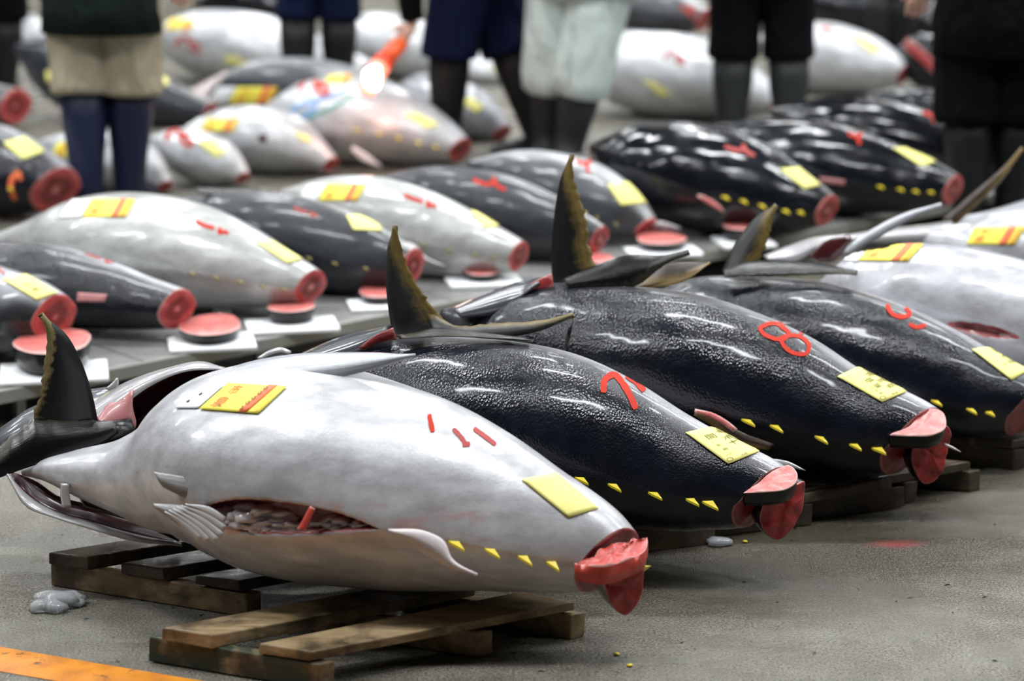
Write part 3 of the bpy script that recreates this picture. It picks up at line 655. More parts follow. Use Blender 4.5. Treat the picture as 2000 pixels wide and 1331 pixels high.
tail_piece('grey tail fin seen edge-on, slanting up right behind the silver tuna at right', [([(1838, 400), (1780, 412), (1700, 450), (1640, 492)], [(1838, 402), (1790, 424), (1720, 462), (1655, 500)], F5.depth(1750) + .12, F5.depth(1750) + .12, 'finsilver', 'upper_lobe')])
tail_piece('dark tail fin seen edge-on, slanting up to the right edge of the photo', [([(1996, 290), (1950, 335), (1900, 378), (1838, 432)], [(1996, 292), (1962, 345), (1915, 395), (1868, 438)], F6.depth(1850) + .1, F6.depth(1850) + .1, 'finbrown', 'upper_lobe')])
loft('gill_cover', [(1640, 462), (1720, 448), (1800, 440), (1860, 432)], [(1645, 472), (1720, 475), (1800, 472), (1850, 470)], F6.depth(1760) + .0, F6.depth(1760) - .05, M['flap'], F6.root, .010, bulge=.02)

# cut ends of the dark tuna: open upper slab and hanging lower slab
def cutend(B, face, fold, hang, nd):
    R = B.root; d = B.depth(fold[0][0])
    fo = [sum(p[i] for p in fold) / len(fold) for i in (0, 1)]; ha = [sum(p[i] for p in hang) / len(hang) for i in (0, 1)]
    plate('folded_slab', fold, P(fo[0], fo[1], d - nd), Vector((-.10, -.42, 1)).normalized(), Vector((-.05, .25, -1)).normalized() * .030, M['meatpink'], M['pect'], R, .0015)
    plate('hanging_slab', hang, P(ha[0], ha[1], d - nd + .05), Vector((.3, -1, .1)).normalized(), Vector((-.35, .85, .0)) * .045, M['meat'], M['pect'], R, .005)
cutend(F2, None, [(1452, 964), (1480, 946), (1500, 930), (1520, 917), (1545, 912), (1557, 925), (1556, 942), (1540, 955), (1500, 962)], [(1490, 985), (1510, 972), (1555, 945), (1570, 940), (1571, 965), (1560, 1010), (1540, 1040), (1515, 1055), (1495, 1042), (1484, 1015)], .08)
loft('finlet_spine', [(1500, 895), (1540, 902), (1573, 919)], [(1502, 905), (1540, 913), (1573, 920)], F2.depth(1500) + .05, F2.depth(1500) + .05, M['flap'], F2.root, .006, n=8, m=4)
cutend(F3, None, [(1738, 851), (1775, 835), (1795, 815), (1822, 800), (1840, 806), (1848, 822), (1846, 838), (1825, 850), (1780, 853)], [(1782, 870), (1812, 862), (1850, 832), (1857, 845), (1850, 880), (1842, 915), (1825, 940), (1805, 946), (1788, 925), (1780, 895)], .08)
loft('finlet_spine', [(1845, 866), (1860, 872), (1877, 883)], [(1846, 872), (1860, 878), (1877, 884)], F3.depth(1800) - .05, F3.depth(1800) - .05, M['anal'], F3.root, .005, n=6, m=3)
loft('dorsal_flap', [(1360, 800), (1400, 812), (1440, 840), (1512, 868)], [(1355, 812), (1400, 838), (1440, 870), (1500, 880)], F3.depth(1430) - .20, F3.depth(1430) - .20, M['finbrown'], F3.root, .008, rag=.05)
loft('pink_edge', [(1358, 799), (1395, 808), (1420, 822), (1440, 838)], [(1356, 806), (1390, 818), (1415, 832), (1432, 845)], F3.depth(1430) - .21, F3.depth(1430) - .21, M['meatpink'], F3.root, .006, n=10, m=4)

# ---- platform row
def quad4(x0, y0, x1, y1, dx=40, wd=50):
    """label quad from its left and right corners on a tail-ward slope"""
    return [(x0, y0), (x0 + wd, y0), (x0 + wd, y0 - 20), (x0, y0 - 20)]
def lab(B, cx, cy, s=1.0, sh=.6):
    # elongated slanted label like the photo's: BL BR TR TL
    a = [(35, 22), (42, 8), (-20, -24), (-44, -14)]
    ylabel(B, [(cx + p[0] * s, cy + p[1] * s * sh * 1.3) for p in a])
def stk(B, cx, cy, s=1.0, wt=True):
    a = [(-50, 18), (34, 18), (52, -16), (-32, -16)]
    wq = [(cx + p[0] * s, cy + p[1] * s) for p in [(-98, 20), (-54, 18), (-34, -16), (-70, -16)]] if wt else None
    sticker(B, [(cx + p[0] * s, cy + p[1] * s) for p in a], wq)
def squig(B, cx, cy, s=1.0, kind=0, mat='paint', w_=7):
    K = [[[(-30, -8), (-12, 0), (4, 4)], [(14, 2), (12, 12), (22, 10), (28, 14)]], [[(-35, -6), (-10, 2), (8, 0)], [(0, -10), (10, 6), (24, 12)]], [[(-18, -12), (0, -6), (14, -12)], [(2, -8), (8, 12)]], [[(-20, 6), (-14, -8), (0, -12), (4, 2)], [(8, -6), (20, 4), (22, 12), (8, 10), (6, -2)]]][kind]
    number(B, [[(cx + x * s, cy + y * s) for x, y in st_] for st_ in K], w_ * s, M[mat])
PB = .10
KW = dict(az=20, tilt=.35, nu=70, nv=48)
yf = lambda a, b, n: [a + (b - a) * i / (n - 1) for i in range(n)]
G1 = tuna('grey tuna cut by the left edge on the steel platform, yellow label near its cut', [(-400, 540, 600), (-250, 490, 660), (-100, 497, 690), (0, 521, 692), (60, 542, 684), (105, 572, 668)], PB, False, M['gray'], **KW)
ylabel(G1, [(72, 588), (112, 573), (50, 537), (4, 547)], [('大', .5, .6, .14), ('間', .5, .35, .14)])
squig(G1, -4, 528, .6, 1, 'paintf')
G2 = tuna('small dark tuna between the silver and grey ones at the left of the steel platform', [(-250, 480, 560), (-100, 464, 620), (0, 471, 636), (100, 480, 642), (200, 507, 645), (300, 546, 647), (345, 562, 646)], PB, False, M['dark'], az=20, tilt=.35, nu=90, nv=64)
squig(G2, 195, 500, 1.0, 0, 'paintf'); sheet(G2, 'skin_patch', [(150, 590), (205, 590), (210, 576), (152, 572)], M['gpink'], .002, 6, 4)
G3 = tuna('big silver tuna at the left of the steel platform with bid sticker and white tag', [(-30, 466, 476), (60, 428, 520), (120, 398, 560), (180, 381, 582), (300, 379, 600), (400, 404, 606), (500, 454, 606), (560, 494, 603), (606, 524, 597)], PB, True, M['sil3'], az=20, tilt=.35, nu=110, nv=64, fin=yf(430, 590, 5), finmat='dimfin')
ylabel(G3, [(562, 516), (590, 507), (530, 471), (500, 475)]); stk(G3, 212, 407, 1.0); squig(G3, 415, 442, 1.1, 0)
G4 = tuna('slate-backed tuna behind the big silver one on the platform, label curling on its flank', [(340, 385, 398), (420, 371, 480), (520, 372, 545), (620, 394, 570), (720, 434, 577), (780, 470, 566), (806, 484, 553)], PB, False, M['slate'], fin=yf(640, 790, 4), finmat='dimfin', k=.95, **KW)
ylabel(G4, [(690, 450), (746, 452), (730, 420), (676, 422)]); squig(G4, 598, 412, .8, 0, 'paintf')
loft('dorsal_flap', [(380, 366), (440, 368), (500, 372), (540, 382)], [(390, 378), (440, 384), (500, 386), (540, 384)], G4.depth(440), G4.depth(440) - .03, M['pect'], G4.root, .008)
G5 = tuna('silver tuna in the middle of the platform with a bid sticker at its left end', [(550, 370, 382), (620, 345, 450), (700, 339, 505), (800, 361, 537), (900, 404, 545), (970, 444, 540), (1012, 469, 532)], PB, True, M['sil3'], fin=yf(860, 990, 4), finmat='dimfin', k=.9, **KW)
ylabel(G5, [(948, 446), (976, 442), (950, 418), (918, 412)]); stk(G5, 668, 376, .9); squig(G5, 822, 390, 1.1, 0)
loft('anal_fin', [(780, 470), (810, 478), (830, 500), (870, 520)], [(785, 480), (815, 498), (840, 512), (872, 522)], G5.depth(830) - .24, G5.depth(830) - .24, M['anal'], G5.root, .006)
G6 = tuna('slate-backed tuna in the middle of the platform, red marks on its top', [(735, 345, 356), (800, 325, 430), (900, 326, 480), (1000, 347, 505), (1080, 384, 510), (1140, 420, 503), (1170, 440, 496)], PB, False, M['slate'], k=.95, **KW)
squig(G6, 962, 358, 1.1, 1); ylabel(G6, [(1118, 418), (1152, 416), (1120, 390), (1085, 396)])
G7 = tuna('pale slate tuna with a wide yellow label, left of the glossy black ones', [(915, 315, 326), (990, 292, 390), (1080, 295, 440), (1160, 320, 472), (1220, 365, 482), (1262, 418, 476)], PB, False, M['slate2'], fin=yf(1130, 1230, 4), finmat='dimfin', **KW)
ylabel(G7, [(1212, 402), (1270, 396), (1238, 354), (1186, 362)]); squig(G7, 1142, 326, 1.0, 2)
loft('finlet_spine', [(1270, 430), (1300, 434), (1330, 445)], [(1270, 440), (1300, 446), (1330, 448)], G7.depth(1262), G7.depth(1262), M['flap'], G7.root, .006, n=8)
G8 = tuna('large glossy black tuna on the platform with a row of yellow finlets', [(1150, 280, 292), (1200, 246, 370), (1280, 234, 425), (1380, 245, 455), (1480, 281, 465), (1560, 335, 463), (1614, 378, 444)], PB, False, M['gloss'], fin=yf(1450, 1590, 5), **KW)
ylabel(G8, [(1570, 370), (1602, 362), (1560, 328), (1523, 331)]); squig(G8, 1450, 292, 1.0, 1, 'paintf')
loft('pectoral_fin', [(1365, 380), (1385, 388), (1405, 402), (1415, 414)], [(1362, 384), (1380, 396), (1400, 408), (1414, 415)], G8.depth(1390) - .26, G8.depth(1390) - .26, M['meatpink'], G8.root, .006, n=8)
G9 = tuna('glossy black tuna behind the finlet-edged one, label near the man in black at right', [(1350, 245, 258), (1440, 231, 340), (1540, 228, 400), (1640, 246, 420), (1740, 281, 420), (1820, 316, 414), (1860, 340, 402)], PB, False, M['gloss'], fin=yf(1740, 1840, 4), **KW)
ylabel(G9, [(1800, 326), (1828, 316), (1780, 290), (1744, 290)]); squig(G9, 1672, 272, .9, 2)
sheet(G9, 'skin_patch', [(1602, 356), (1650, 362), (1650, 352), (1600, 346)], M['gpink'], .002, 4, 3)
G10 = tuna('glossy black tuna farthest right on the platform, partly behind the man in black', [(1500, 212, 222), (1600, 188, 300), (1700, 190, 340), (1800, 215, 352), (1900, 255, 358), (1990, 292, 350), (2020, 308, 345)], PB, False, M['gloss'], **KW)
squig(G10, 1818, 230, .9, 2); ylabel(G10, [(1956, 304), (1982, 296), (1965, 268), (1938, 264)])
G11 = tuna('glossy black tuna half hidden beyond the platform at right', [(1690, 182, 190), (1760, 169, 240), (1850, 175, 290), (1950, 200, 300), (2050, 235, 300)], 0, False, M['gloss'], **KW)

# ---- farther rows on the floor
H1 = tuna('black tuna at the left edge with a big round red cut and an orange squiggle', [(-250, 262, 330), (-120, 236, 400), (0, 246, 424), (70, 284, 426), (108, 318, 424)], 0, False, M['dark4'], fin=[-20, 30, 70], **KW)
ylabel(H1, [(44, 312), (88, 296), (48, 268), (6, 280)]); number(H1, [[(38, 335), (24, 348), (22, 372), (30, 390)], [(36, 336), (40, 352)]], 9, M['inkr'])
H2 = tuna('silver tuna seen between and behind the navy boots', [(80, 272, 285), (150, 250, 340), (230, 256, 372), (290, 290, 384), (322, 345, 382)], 0, True, M['sil2'], **KW)
stk(H2, 140, 292, .8, False)
H3 = tuna('small silver tuna right of the navy boots with a pale yellow label', [(285, 266, 280), (340, 248, 330), (400, 258, 362), (450, 291, 368), (474, 330, 364)], 0, True, M['sil2'], **KW)
ylabel(H3, [(420, 308), (443, 300), (412, 273), (384, 276)]); squig(H3, 348, 268, 1.2, 3)
H4 = tuna('silver tuna with a dark round wound on its side', [(355, 252, 262), (420, 216, 310), (500, 206, 336), (580, 231, 343), (646, 303, 338)], 0, True, M['sil2'], **KW)
stk(H4, 430, 244, .75); sheet(H4, 'wound', [(505, 276), (520, 278), (522, 264), (507, 262)], M['grill'], .003, 4, 4); sheet(H4, 'paper_label', [(590, 276), (612, 280), (598, 264), (572, 258)], M['paper'])
H5 = tuna('large silver tuna lit by the orange torch, blue and red marks on it', [(505, 216, 234), (580, 166, 290), (660, 146, 316), (760, 165, 322), (850, 219, 323), (898, 264, 319)], 0, True, M['sil2'], fin=yf(740, 880, 5), **KW)
ylabel(H5, [(835, 252), (860, 244), (815, 222), (788, 224)]); stk(H5, 662, 152, .55, False); squig(H5, 612, 168, 1.3, 3)
M['blue'] = flat('blue_marking', (.12, .3, .62), .4); M['teal'] = flat('teal_marking', (.06, .28, .26), .4)
for pts, mt in (([(580, 235), (600, 222), (620, 205)], 'blue'), ([(600, 232), (640, 214), (690, 190)], 'teal'), ([(565, 220), (590, 205), (640, 190), (680, 175)], 'blue')):
    number(H5, [pts], 7, M[mt])
loft('anal_fin', [(690, 285), (715, 300), (745, 325)], [(685, 292), (705, 312), (745, 327)], H5.depth(715) - .24, H5.depth(715) - .24, M['anal'], H5.root, .006, n=8)
H6 = tuna('silver-sided tuna behind the man with the torch, cut end right of his boot', [(755, 190, 200), (820, 142, 232), (880, 152, 270), (940, 182, 284), (980, 236, 284)], 0, True, M['gray'], **KW)
ylabel(H6, [(930, 222), (945, 208), (918, 190), (902, 200)])
H7 = tuna('slate tuna under the brightest yellow and red bid sticker', [(395, 192, 202), (470, 131, 225), (560, 113, 245), (650, 122, 255), (740, 152, 262), (800, 190, 262)], 0, False, M['slate2'], k=.9, **KW)
stk(H7, 495, 186, .95)
loft('gill_cover', [(300, 235), (340, 200), (390, 165), (445, 138)], [(330, 255), (380, 235), (420, 200), (452, 150)], H7.depth(400) + .02, H7.depth(400) - .02, M['flappale'], H7.root, .010, bulge=.03)
loft('gill_lining', [(380, 190), (420, 165), (460, 135)], [(400, 215), (440, 190), (470, 150)], H7.depth(400) - .03, H7.depth(400) - .03, M['gdark'], H7.root, .008, n=12)
I1 = tuna('big silver tuna behind the khaki trousers with a dark lower side', [(290, 58, 75), (360, 26, 130), (450, 20, 160), (560, 42, 172), (660, 90, 168), (720, 120, 160)], 0, True, M['sil2'], **KW)
stk(I1, 352, 47, .6, False); squig(I1, 365, 86, 1.1, 3, 'paintf'); sheet(I1, 'paper_label', [(440, 122), (472, 128), (468, 112), (440, 108)], M['paper']); sheet(I1, 'paper_label', [(468, 132), (496, 140), (492, 122), (466, 118)], M['paper'])
I2 = tuna('dark tuna behind the khaki trousers, yellow labels peeking out on both sides', [(30, 84, 100), (100, 70, 190), (200, 90, 240), (280, 130, 248), (350, 168, 250), (410, 198, 250)], 0, False, M['slate'], k=.75, **KW)
ylabel(I2, [(92, 160), (112, 160), (110, 138), (90, 138)]); ylabel(I2, [(292, 166), (330, 166), (322, 140), (298, 140)])
K1 = tuna('dark tuna at the left edge with a long oval red cut', [(-200, 152, 230), (-80, 142, 250), (0, 166, 250), (30, 172, 244)], 0, False, M['slate'], **KW)
L1 = tuna('grey tuna at the far left beside the khaki man, small yellow label', [(-80, 40, 60), (0, 22, 110), (60, 30, 118), (110, 62, 112)], 0, True, M['gray'], **KW)
ylabel(L1, [(80, 56), (92, 56), (90, 38), (78, 38)])
J1 = tuna('silver tuna showing between the legs of the man with the torch', [(630, 45, 60), (700, 24, 120), (780, 28, 152), (860, 58, 168), (960, 108, 178), (1000, 136, 168)], 0, True, M['sil2'], **KW)
stk(J1, 985, 130, .5, False)
M1 = tuna('dark tuna at the top edge behind the big silver one', [(380, 2, 14), (450, -30, 34), (540, -24, 44), (600, 0, 40)], 0, False, M['gloss'], k=.9, **KW)
I4 = tuna('large white-bellied tuna right of the mint trousers', [(1120, 132, 148), (1180, 74, 190), (1280, 62, 226), (1380, 80, 236), (1460, 128, 236), (1518, 180, 230)], 0, True, M['sil2'], **KW)
ylabel(I4, [(1292, 190), (1312, 184), (1280, 162), (1256, 156)]); squig(I4, 1316, 112, .9, 3, 'paintf')
loft('pectoral_fin', [(1402, 222), (1415, 190), (1428, 158)], [(1418, 224), (1432, 195), (1436, 160)], I4.depth(1410) - .25, I4.depth(1410) - .25, M['finbrown'], I4.root, .006, n=8)
I5 = tuna('dark tuna at the top edge between the mint trousers and the black legs', [(1170, 12, 34), (1240, -22, 62), (1320, -18, 74), (1376, 14, 62)], 0, False, M['slate2'], **KW)
squig(I5, 1345, 24, .9, 2)
I6 = tuna('white-bellied tuna right of the black legs with one yellow label', [(1480, 66, 90), (1570, 42, 172), (1650, 52, 184), (1720, 84, 182), (1764, 122, 168)], 0, True, M['sil2'], k=.9, **KW)
ylabel(I6, [(1704, 104), (1722, 96), (1690, 72), (1662, 70)]); squig(I6, 1612, 62, .8, 2, 'paintf')
I7 = tuna('glossy black tuna at the top right', [(1550, 2, 20), (1640, -36, 60), (1740, -24, 74), (1830, 8, 80), (1870, 30, 78)], 0, False, M['gloss'], **KW)
I9 = tuna('black tuna behind the man in black at top right with red gills', [(1740, 100, 112), (1790, 62, 164), (1870, 70, 192), (1960, 96, 200), (2060, 126, 196)], 0, False, M['gloss'], k=.9, **KW)
loft('gill_membrane', [(1770, 75), (1800, 95), (1830, 125)], [(1765, 92), (1795, 118), (1825, 145)], I9.depth(1800) - .25, I9.depth(1800) - .25, M['meat'], I9.root, .006, n=8)
N2 = tuna('black tuna at the top edge beyond the torch man', [(900, 10, 25), (960, -30, 60), (1050, -25, 70), (1130, 10, 66)], 0, False, M['gloss'], **KW)

# ------------------------------------------------------------------ steel platform
A_, B_ = Pz(0, 762, PB), Pz(760, 612, PB); dp = (B_ - A_).normalized(); dq = Vector((-dp.y, dp.x, 0)); 
if dq.y < 0: dq = -dq
A0 = A_ - dp * 1.6
plat = thing('steel_platform', 'low galvanised steel platform carrying the second row of tuna', 'platform', Vector((A0.x, A0.y, 0)))
Z = Vector((0, 0, 1))
nP, wP = 12, 1.0
for i in range(nP):
    c = A0 + dp * (wP * (i + .5)); 
    box('deck_plate', c + dq * .17 - Z * .008, dp * (wP / 2 - .003), dq * .165, Z * .008, M['steel'], plat, bev=.002)
    box('deck_plate', c + dq * .92 - Z * .008, dp * (wP / 2 - .003), dq * .575, Z * .009, M['steel'], plat, bev=.002)
    for k in (.12, .42): box('platform_leg', c + dp * (k - .25) + dq * .04 - Z * .055, dp * .012, dq * .012, Z * .045, M['lip'], plat, bev=0)
box('front_rail', A0 + dp * (nP * wP / 2) - Z * .016 - dq * .006, dp * (nP * wP / 2), dq * .006, Z * .017, M['lip'], plat)
box('middle_rail', A0 + dp * (nP * wP / 2) + dq * .34 - Z * .012, dp * (nP * wP / 2), dq * .008, Z * .015, M['lip'], plat)
box('rear_rail', A0 + dp * (nP * wP / 2) + dq * 1.5 - Z * .02, dp * (nP * wP / 2), dq * .008, Z * .02, M['lip'], plat)
# white cutting boards and tail slices
def slice_set(cx, cy, w_, h_, thick_, label, blabel, sx=1.0, bw=80, bh=18, face='meatpink', dy=0):
    s = 1000 / (H / .97) * (cy + 500) / 1000  # px per metre
    hw = bw / s; el = .245; c = Pz(cx, cy, PB + .014 + thick_); c = Vector((c.x + .006, c.y - .045, PB))
    u1 = (dp * .3 + Vector((1, 0, 0)) * .8).normalized(); u2 = Vector((-u1.y, u1.x, 0))
    b = box('cutting_board', c + Z * .007, u1 * hw, u2 * (bh / s / el) * .8, Z * .006, M['white'], None, bev=.004)
    tag(b, blabel, 'board', 'white boards under the tail slices')
    top = Pz(cx, cy, PB + .014 + thick_); n = 32
    ctr = Vector((top.x, top.y, PB + .0145)); rx, ry = w_ / s, h_ / s / el
    ry = min(ry, rx * 1.45)
    root = thing('tuna_slice', label, 'fish slice', ctr, 'tail slices on the platform')
    def ring(z, k): return [ctr + Z * z + Vector((1, 0, 0)) * (rx * k * math.cos(a) * (1 + .06 * math.sin(3 * a + cx))) + Vector((0, 1, 0)) * (ry * k * math.sin(a)) for a in [2 * PI * i / n for i in range(n)]]
    vs = ring(0, .86) + ring(thick_ * .5, .97) + ring(thick_, 1)
    fs = [tuple(range(n))] + [(r * n + i, r * n + (i + 1) % n, (r + 1) * n + (i + 1) % n, (r + 1) * n + i) for r in range(2) for i in range(n)]
    fixn(mk('skin_side', vs, fs, M['pect'] if face != 'grey' else M['flap'], root))
    V, Uv, Fc = [], [], []
    for k in (1, .96, .7, .35):
        for i, p in enumerate(ring(thick_, k)): V.append(p + Z * (0 if k == 1 else .003 + .003 * noise.noise(p * 30))); a = 2*PI*i/n; Uv.append((.5+.5*k*math.cos(a), .5+.5*k*math.sin(a)))
    V.append(ctr + Z * (thick_ + .004)); Uv.append((.5, .5))
    for r in range(3):
        for i in range(n): Fc.append((r*n+i, r*n+(i+1)%n, (r+1)*n+(i+1)%n, (r+1)*n+i))
    for i in range(n): Fc.append((3*n+i, 3*n+(i+1)%n, len(V)-1))
    fixn(mk('meat_face', V, Fc, M['meatpink'], root, Uv))
slice_set(105, 667, 66, 22, .06, 'thick pink tuna slice at the left end of the platform, behind the standing tail fin', 'white board under the thick slice at the left end', bw=92, bh=20)
slice_set(412, 635, 54, 22, .028, 'flat pink tuna slice in front of the small dark tuna', 'white board in front of the small dark tuna', bw=76, bh=17)
slice_set(568, 598, 42, 12, .035, 'tuna slice with a tall black skin edge, in front of the big silver tuna', 'white board in front of the big silver tuna', bw=80, bh=15)
slice_set(742, 570, 38, 12, .02, 'pink tuna slice left of the olive-edged tail fin', 'white board left of the olive-edged tail fin', bw=58, bh=12)
slice_set(942, 526, 38, 13, .02, 'pink tuna slice in front of the mid-platform silver tuna', 'white board in front of the mid-platform silver tuna', bw=66, bh=12)
slice_set(1165, 505, 30, 10, .02, 'pink tuna slice behind the tallest tail fin', 'white board behind the tallest tail fin', bw=50, bh=10)
slice_set(1290, 466, 44, 13, .025, 'pink tuna slice below the pale slate tuna', 'white board below the pale slate tuna', bw=64, bh=12)
slice_set(1447, 438, 36, 14, .04, 'pink tuna slice in front of the large glossy black tuna', 'white board in front of the large glossy black tuna', bw=48, bh=14)

# ------------------------------------------------------------------ pallets
def pallet(label, a, b, sdir, pos, slen, mats, hs=.048, ts=.022, sw=.045, stringers=(0, .5, 1.0), ov=.01, fm=None, bw_=.016):
    """a-b: foot line of the near-left stringer on the floor; boards lie across towards sdir"""
    t = (b - a).normalized(); L = (b - a).length; s = sdir.normalized()
    root = thing('wooden_pallet', label, 'pallet', Vector((a.x, a.y, 0)), 'pallets under the front row')
    for k in stringers: box('stringer', a + t * L / 2 + s * (slen * k * .96 + bw_ ) + Z * (hs / 2 + .001), t * L / 2, s * bw_, Z * hs / 2, fm if (fm and k == 0) else mats[0], root, .002, .003)
    for i, p in enumerate(pos):
        wv = sw * random.uniform(.92, 1.08)
        box('board', a + t * p * L + s * (slen / 2 - ov + random.uniform(-.008, .008)) + Z * (hs + ts / 2 + .002), t * wv, s * slen / 2, Z * ts / 2, mats[1 + i % (len(mats) - 1)], root, .003, .003)
    return root
sd = (Pz(950, 1180, .07) - Pz(480, 1270, .07)); sd.z = 0
pallet('wet brown pallet under the head end of the front silver tuna', Pz(100, 1146, 0), Pz(482, 1208, 0), sd, (.12, .5, .87), 1.0, [M['woodm'], M['woodd'], M['woodd']], fm=M['woodl'])
pallet('pallet with a dark green painted end beneath the middle of the front silver tuna', Pz(291, 1294, 0), Pz(622, 1350, 0), sd, (.26, .82), .52, [M['woodl'], M['woodl'], M['woodl']], fm=M['woodg'], sw=.052, stringers=(0, .62, 1.0))
pallet('dark pallet under the second tuna of the front row', Pz(1020, 1110, 0), Pz(1290, 1150, 0) + Vector((.1, .25, 0)), sd, (.1, .35, .6, .85), .5, [M['woodd'], M['woodd'], M['woodd']])  # from here on, wood darkened to paint in the shade under the dark tuna
pallet('dark pallet under the tuna marked 8', Pz(1330, 985, 0), Pz(1640, 1010, 0), sd, (.1, .35, .6, .85), .36, [M['woodd'], M['woodd'], M['woodd']])
pallet('dark pallet under the right-hand dark tuna', Pz(1700, 890, 0), Pz(1980, 920, 0), sd, (.1, .35, .6, .85), .35, [M['woodd'], M['woodd'], M['woodd']])
for i, (x, y, r) in enumerate([(95, 1168, .022), (118, 1172, .026), (140, 1170, .020), (80, 1185, .018), (108, 1186, .018), (152, 1178, .012)]):
    tag(blob('ice_lump', Pz(x, y, r * .55), r, M['ice'], None, (1.3, 1, .7), i * 2.1), 'clear ice lump melting on the concrete left of the wet pallet', 'ice', 'ice lumps on the floor')
tag(blob('ice_lump', Pz(1405, 1058, .008), .016, M['ice'], None, (1.8, 1, .6), 9), 'clear ice sliver on the floor under the second tuna', 'ice')
tag(blob('ice_lump', Pz(437, 606, PB + .012), .022, M['ice'], None, (1.4, 1, .8), 19), 'ice lump on the steel platform between two slices', 'ice')
V, Fc = [], []
for i in range(170):
    x, y = random.uniform(0, 2000), random.uniform(900, 1331); c = Pz(x, y, .001); r = random.uniform(.0015, .004); a = random.uniform(0, 6)
    b = len(V); V += [c + Vector((math.cos(a) * r * 2, math.sin(a) * r, 0)), c + Vector((-math.sin(a) * r, math.cos(a) * r, 0)), c - Vector((math.cos(a) * r * 2, math.sin(a) * r, 0)), c + Z * r * .6]
    Fc += [(b, b+1, b+3), (b+1, b+2, b+3), (b+2, b, b+3)]
tag(mk('floor_debris', V, Fc, flat('dark_grit', (.02, .018, .015), .6), smooth=False), 'dark grit scattered over the wet concrete in front', 'debris', kind='stuff')
for (x, y, lb) in ((1455, 1058, 'beside the ice sliver under the second tuna'), (1230, 1300, 'nearest the bottom edge of the photo'), (1205, 1278, 'just above the lowest scrap')):
    tag(blob('yellow_fin_scrap', Pz(x, y, .003), .005, M['yellow'], None, (1.4, 1, .5), x, 1), 'tiny yellow fin scrap on the wet concrete ' + lb, 'fish scrap', 'yellow scraps on the floor')

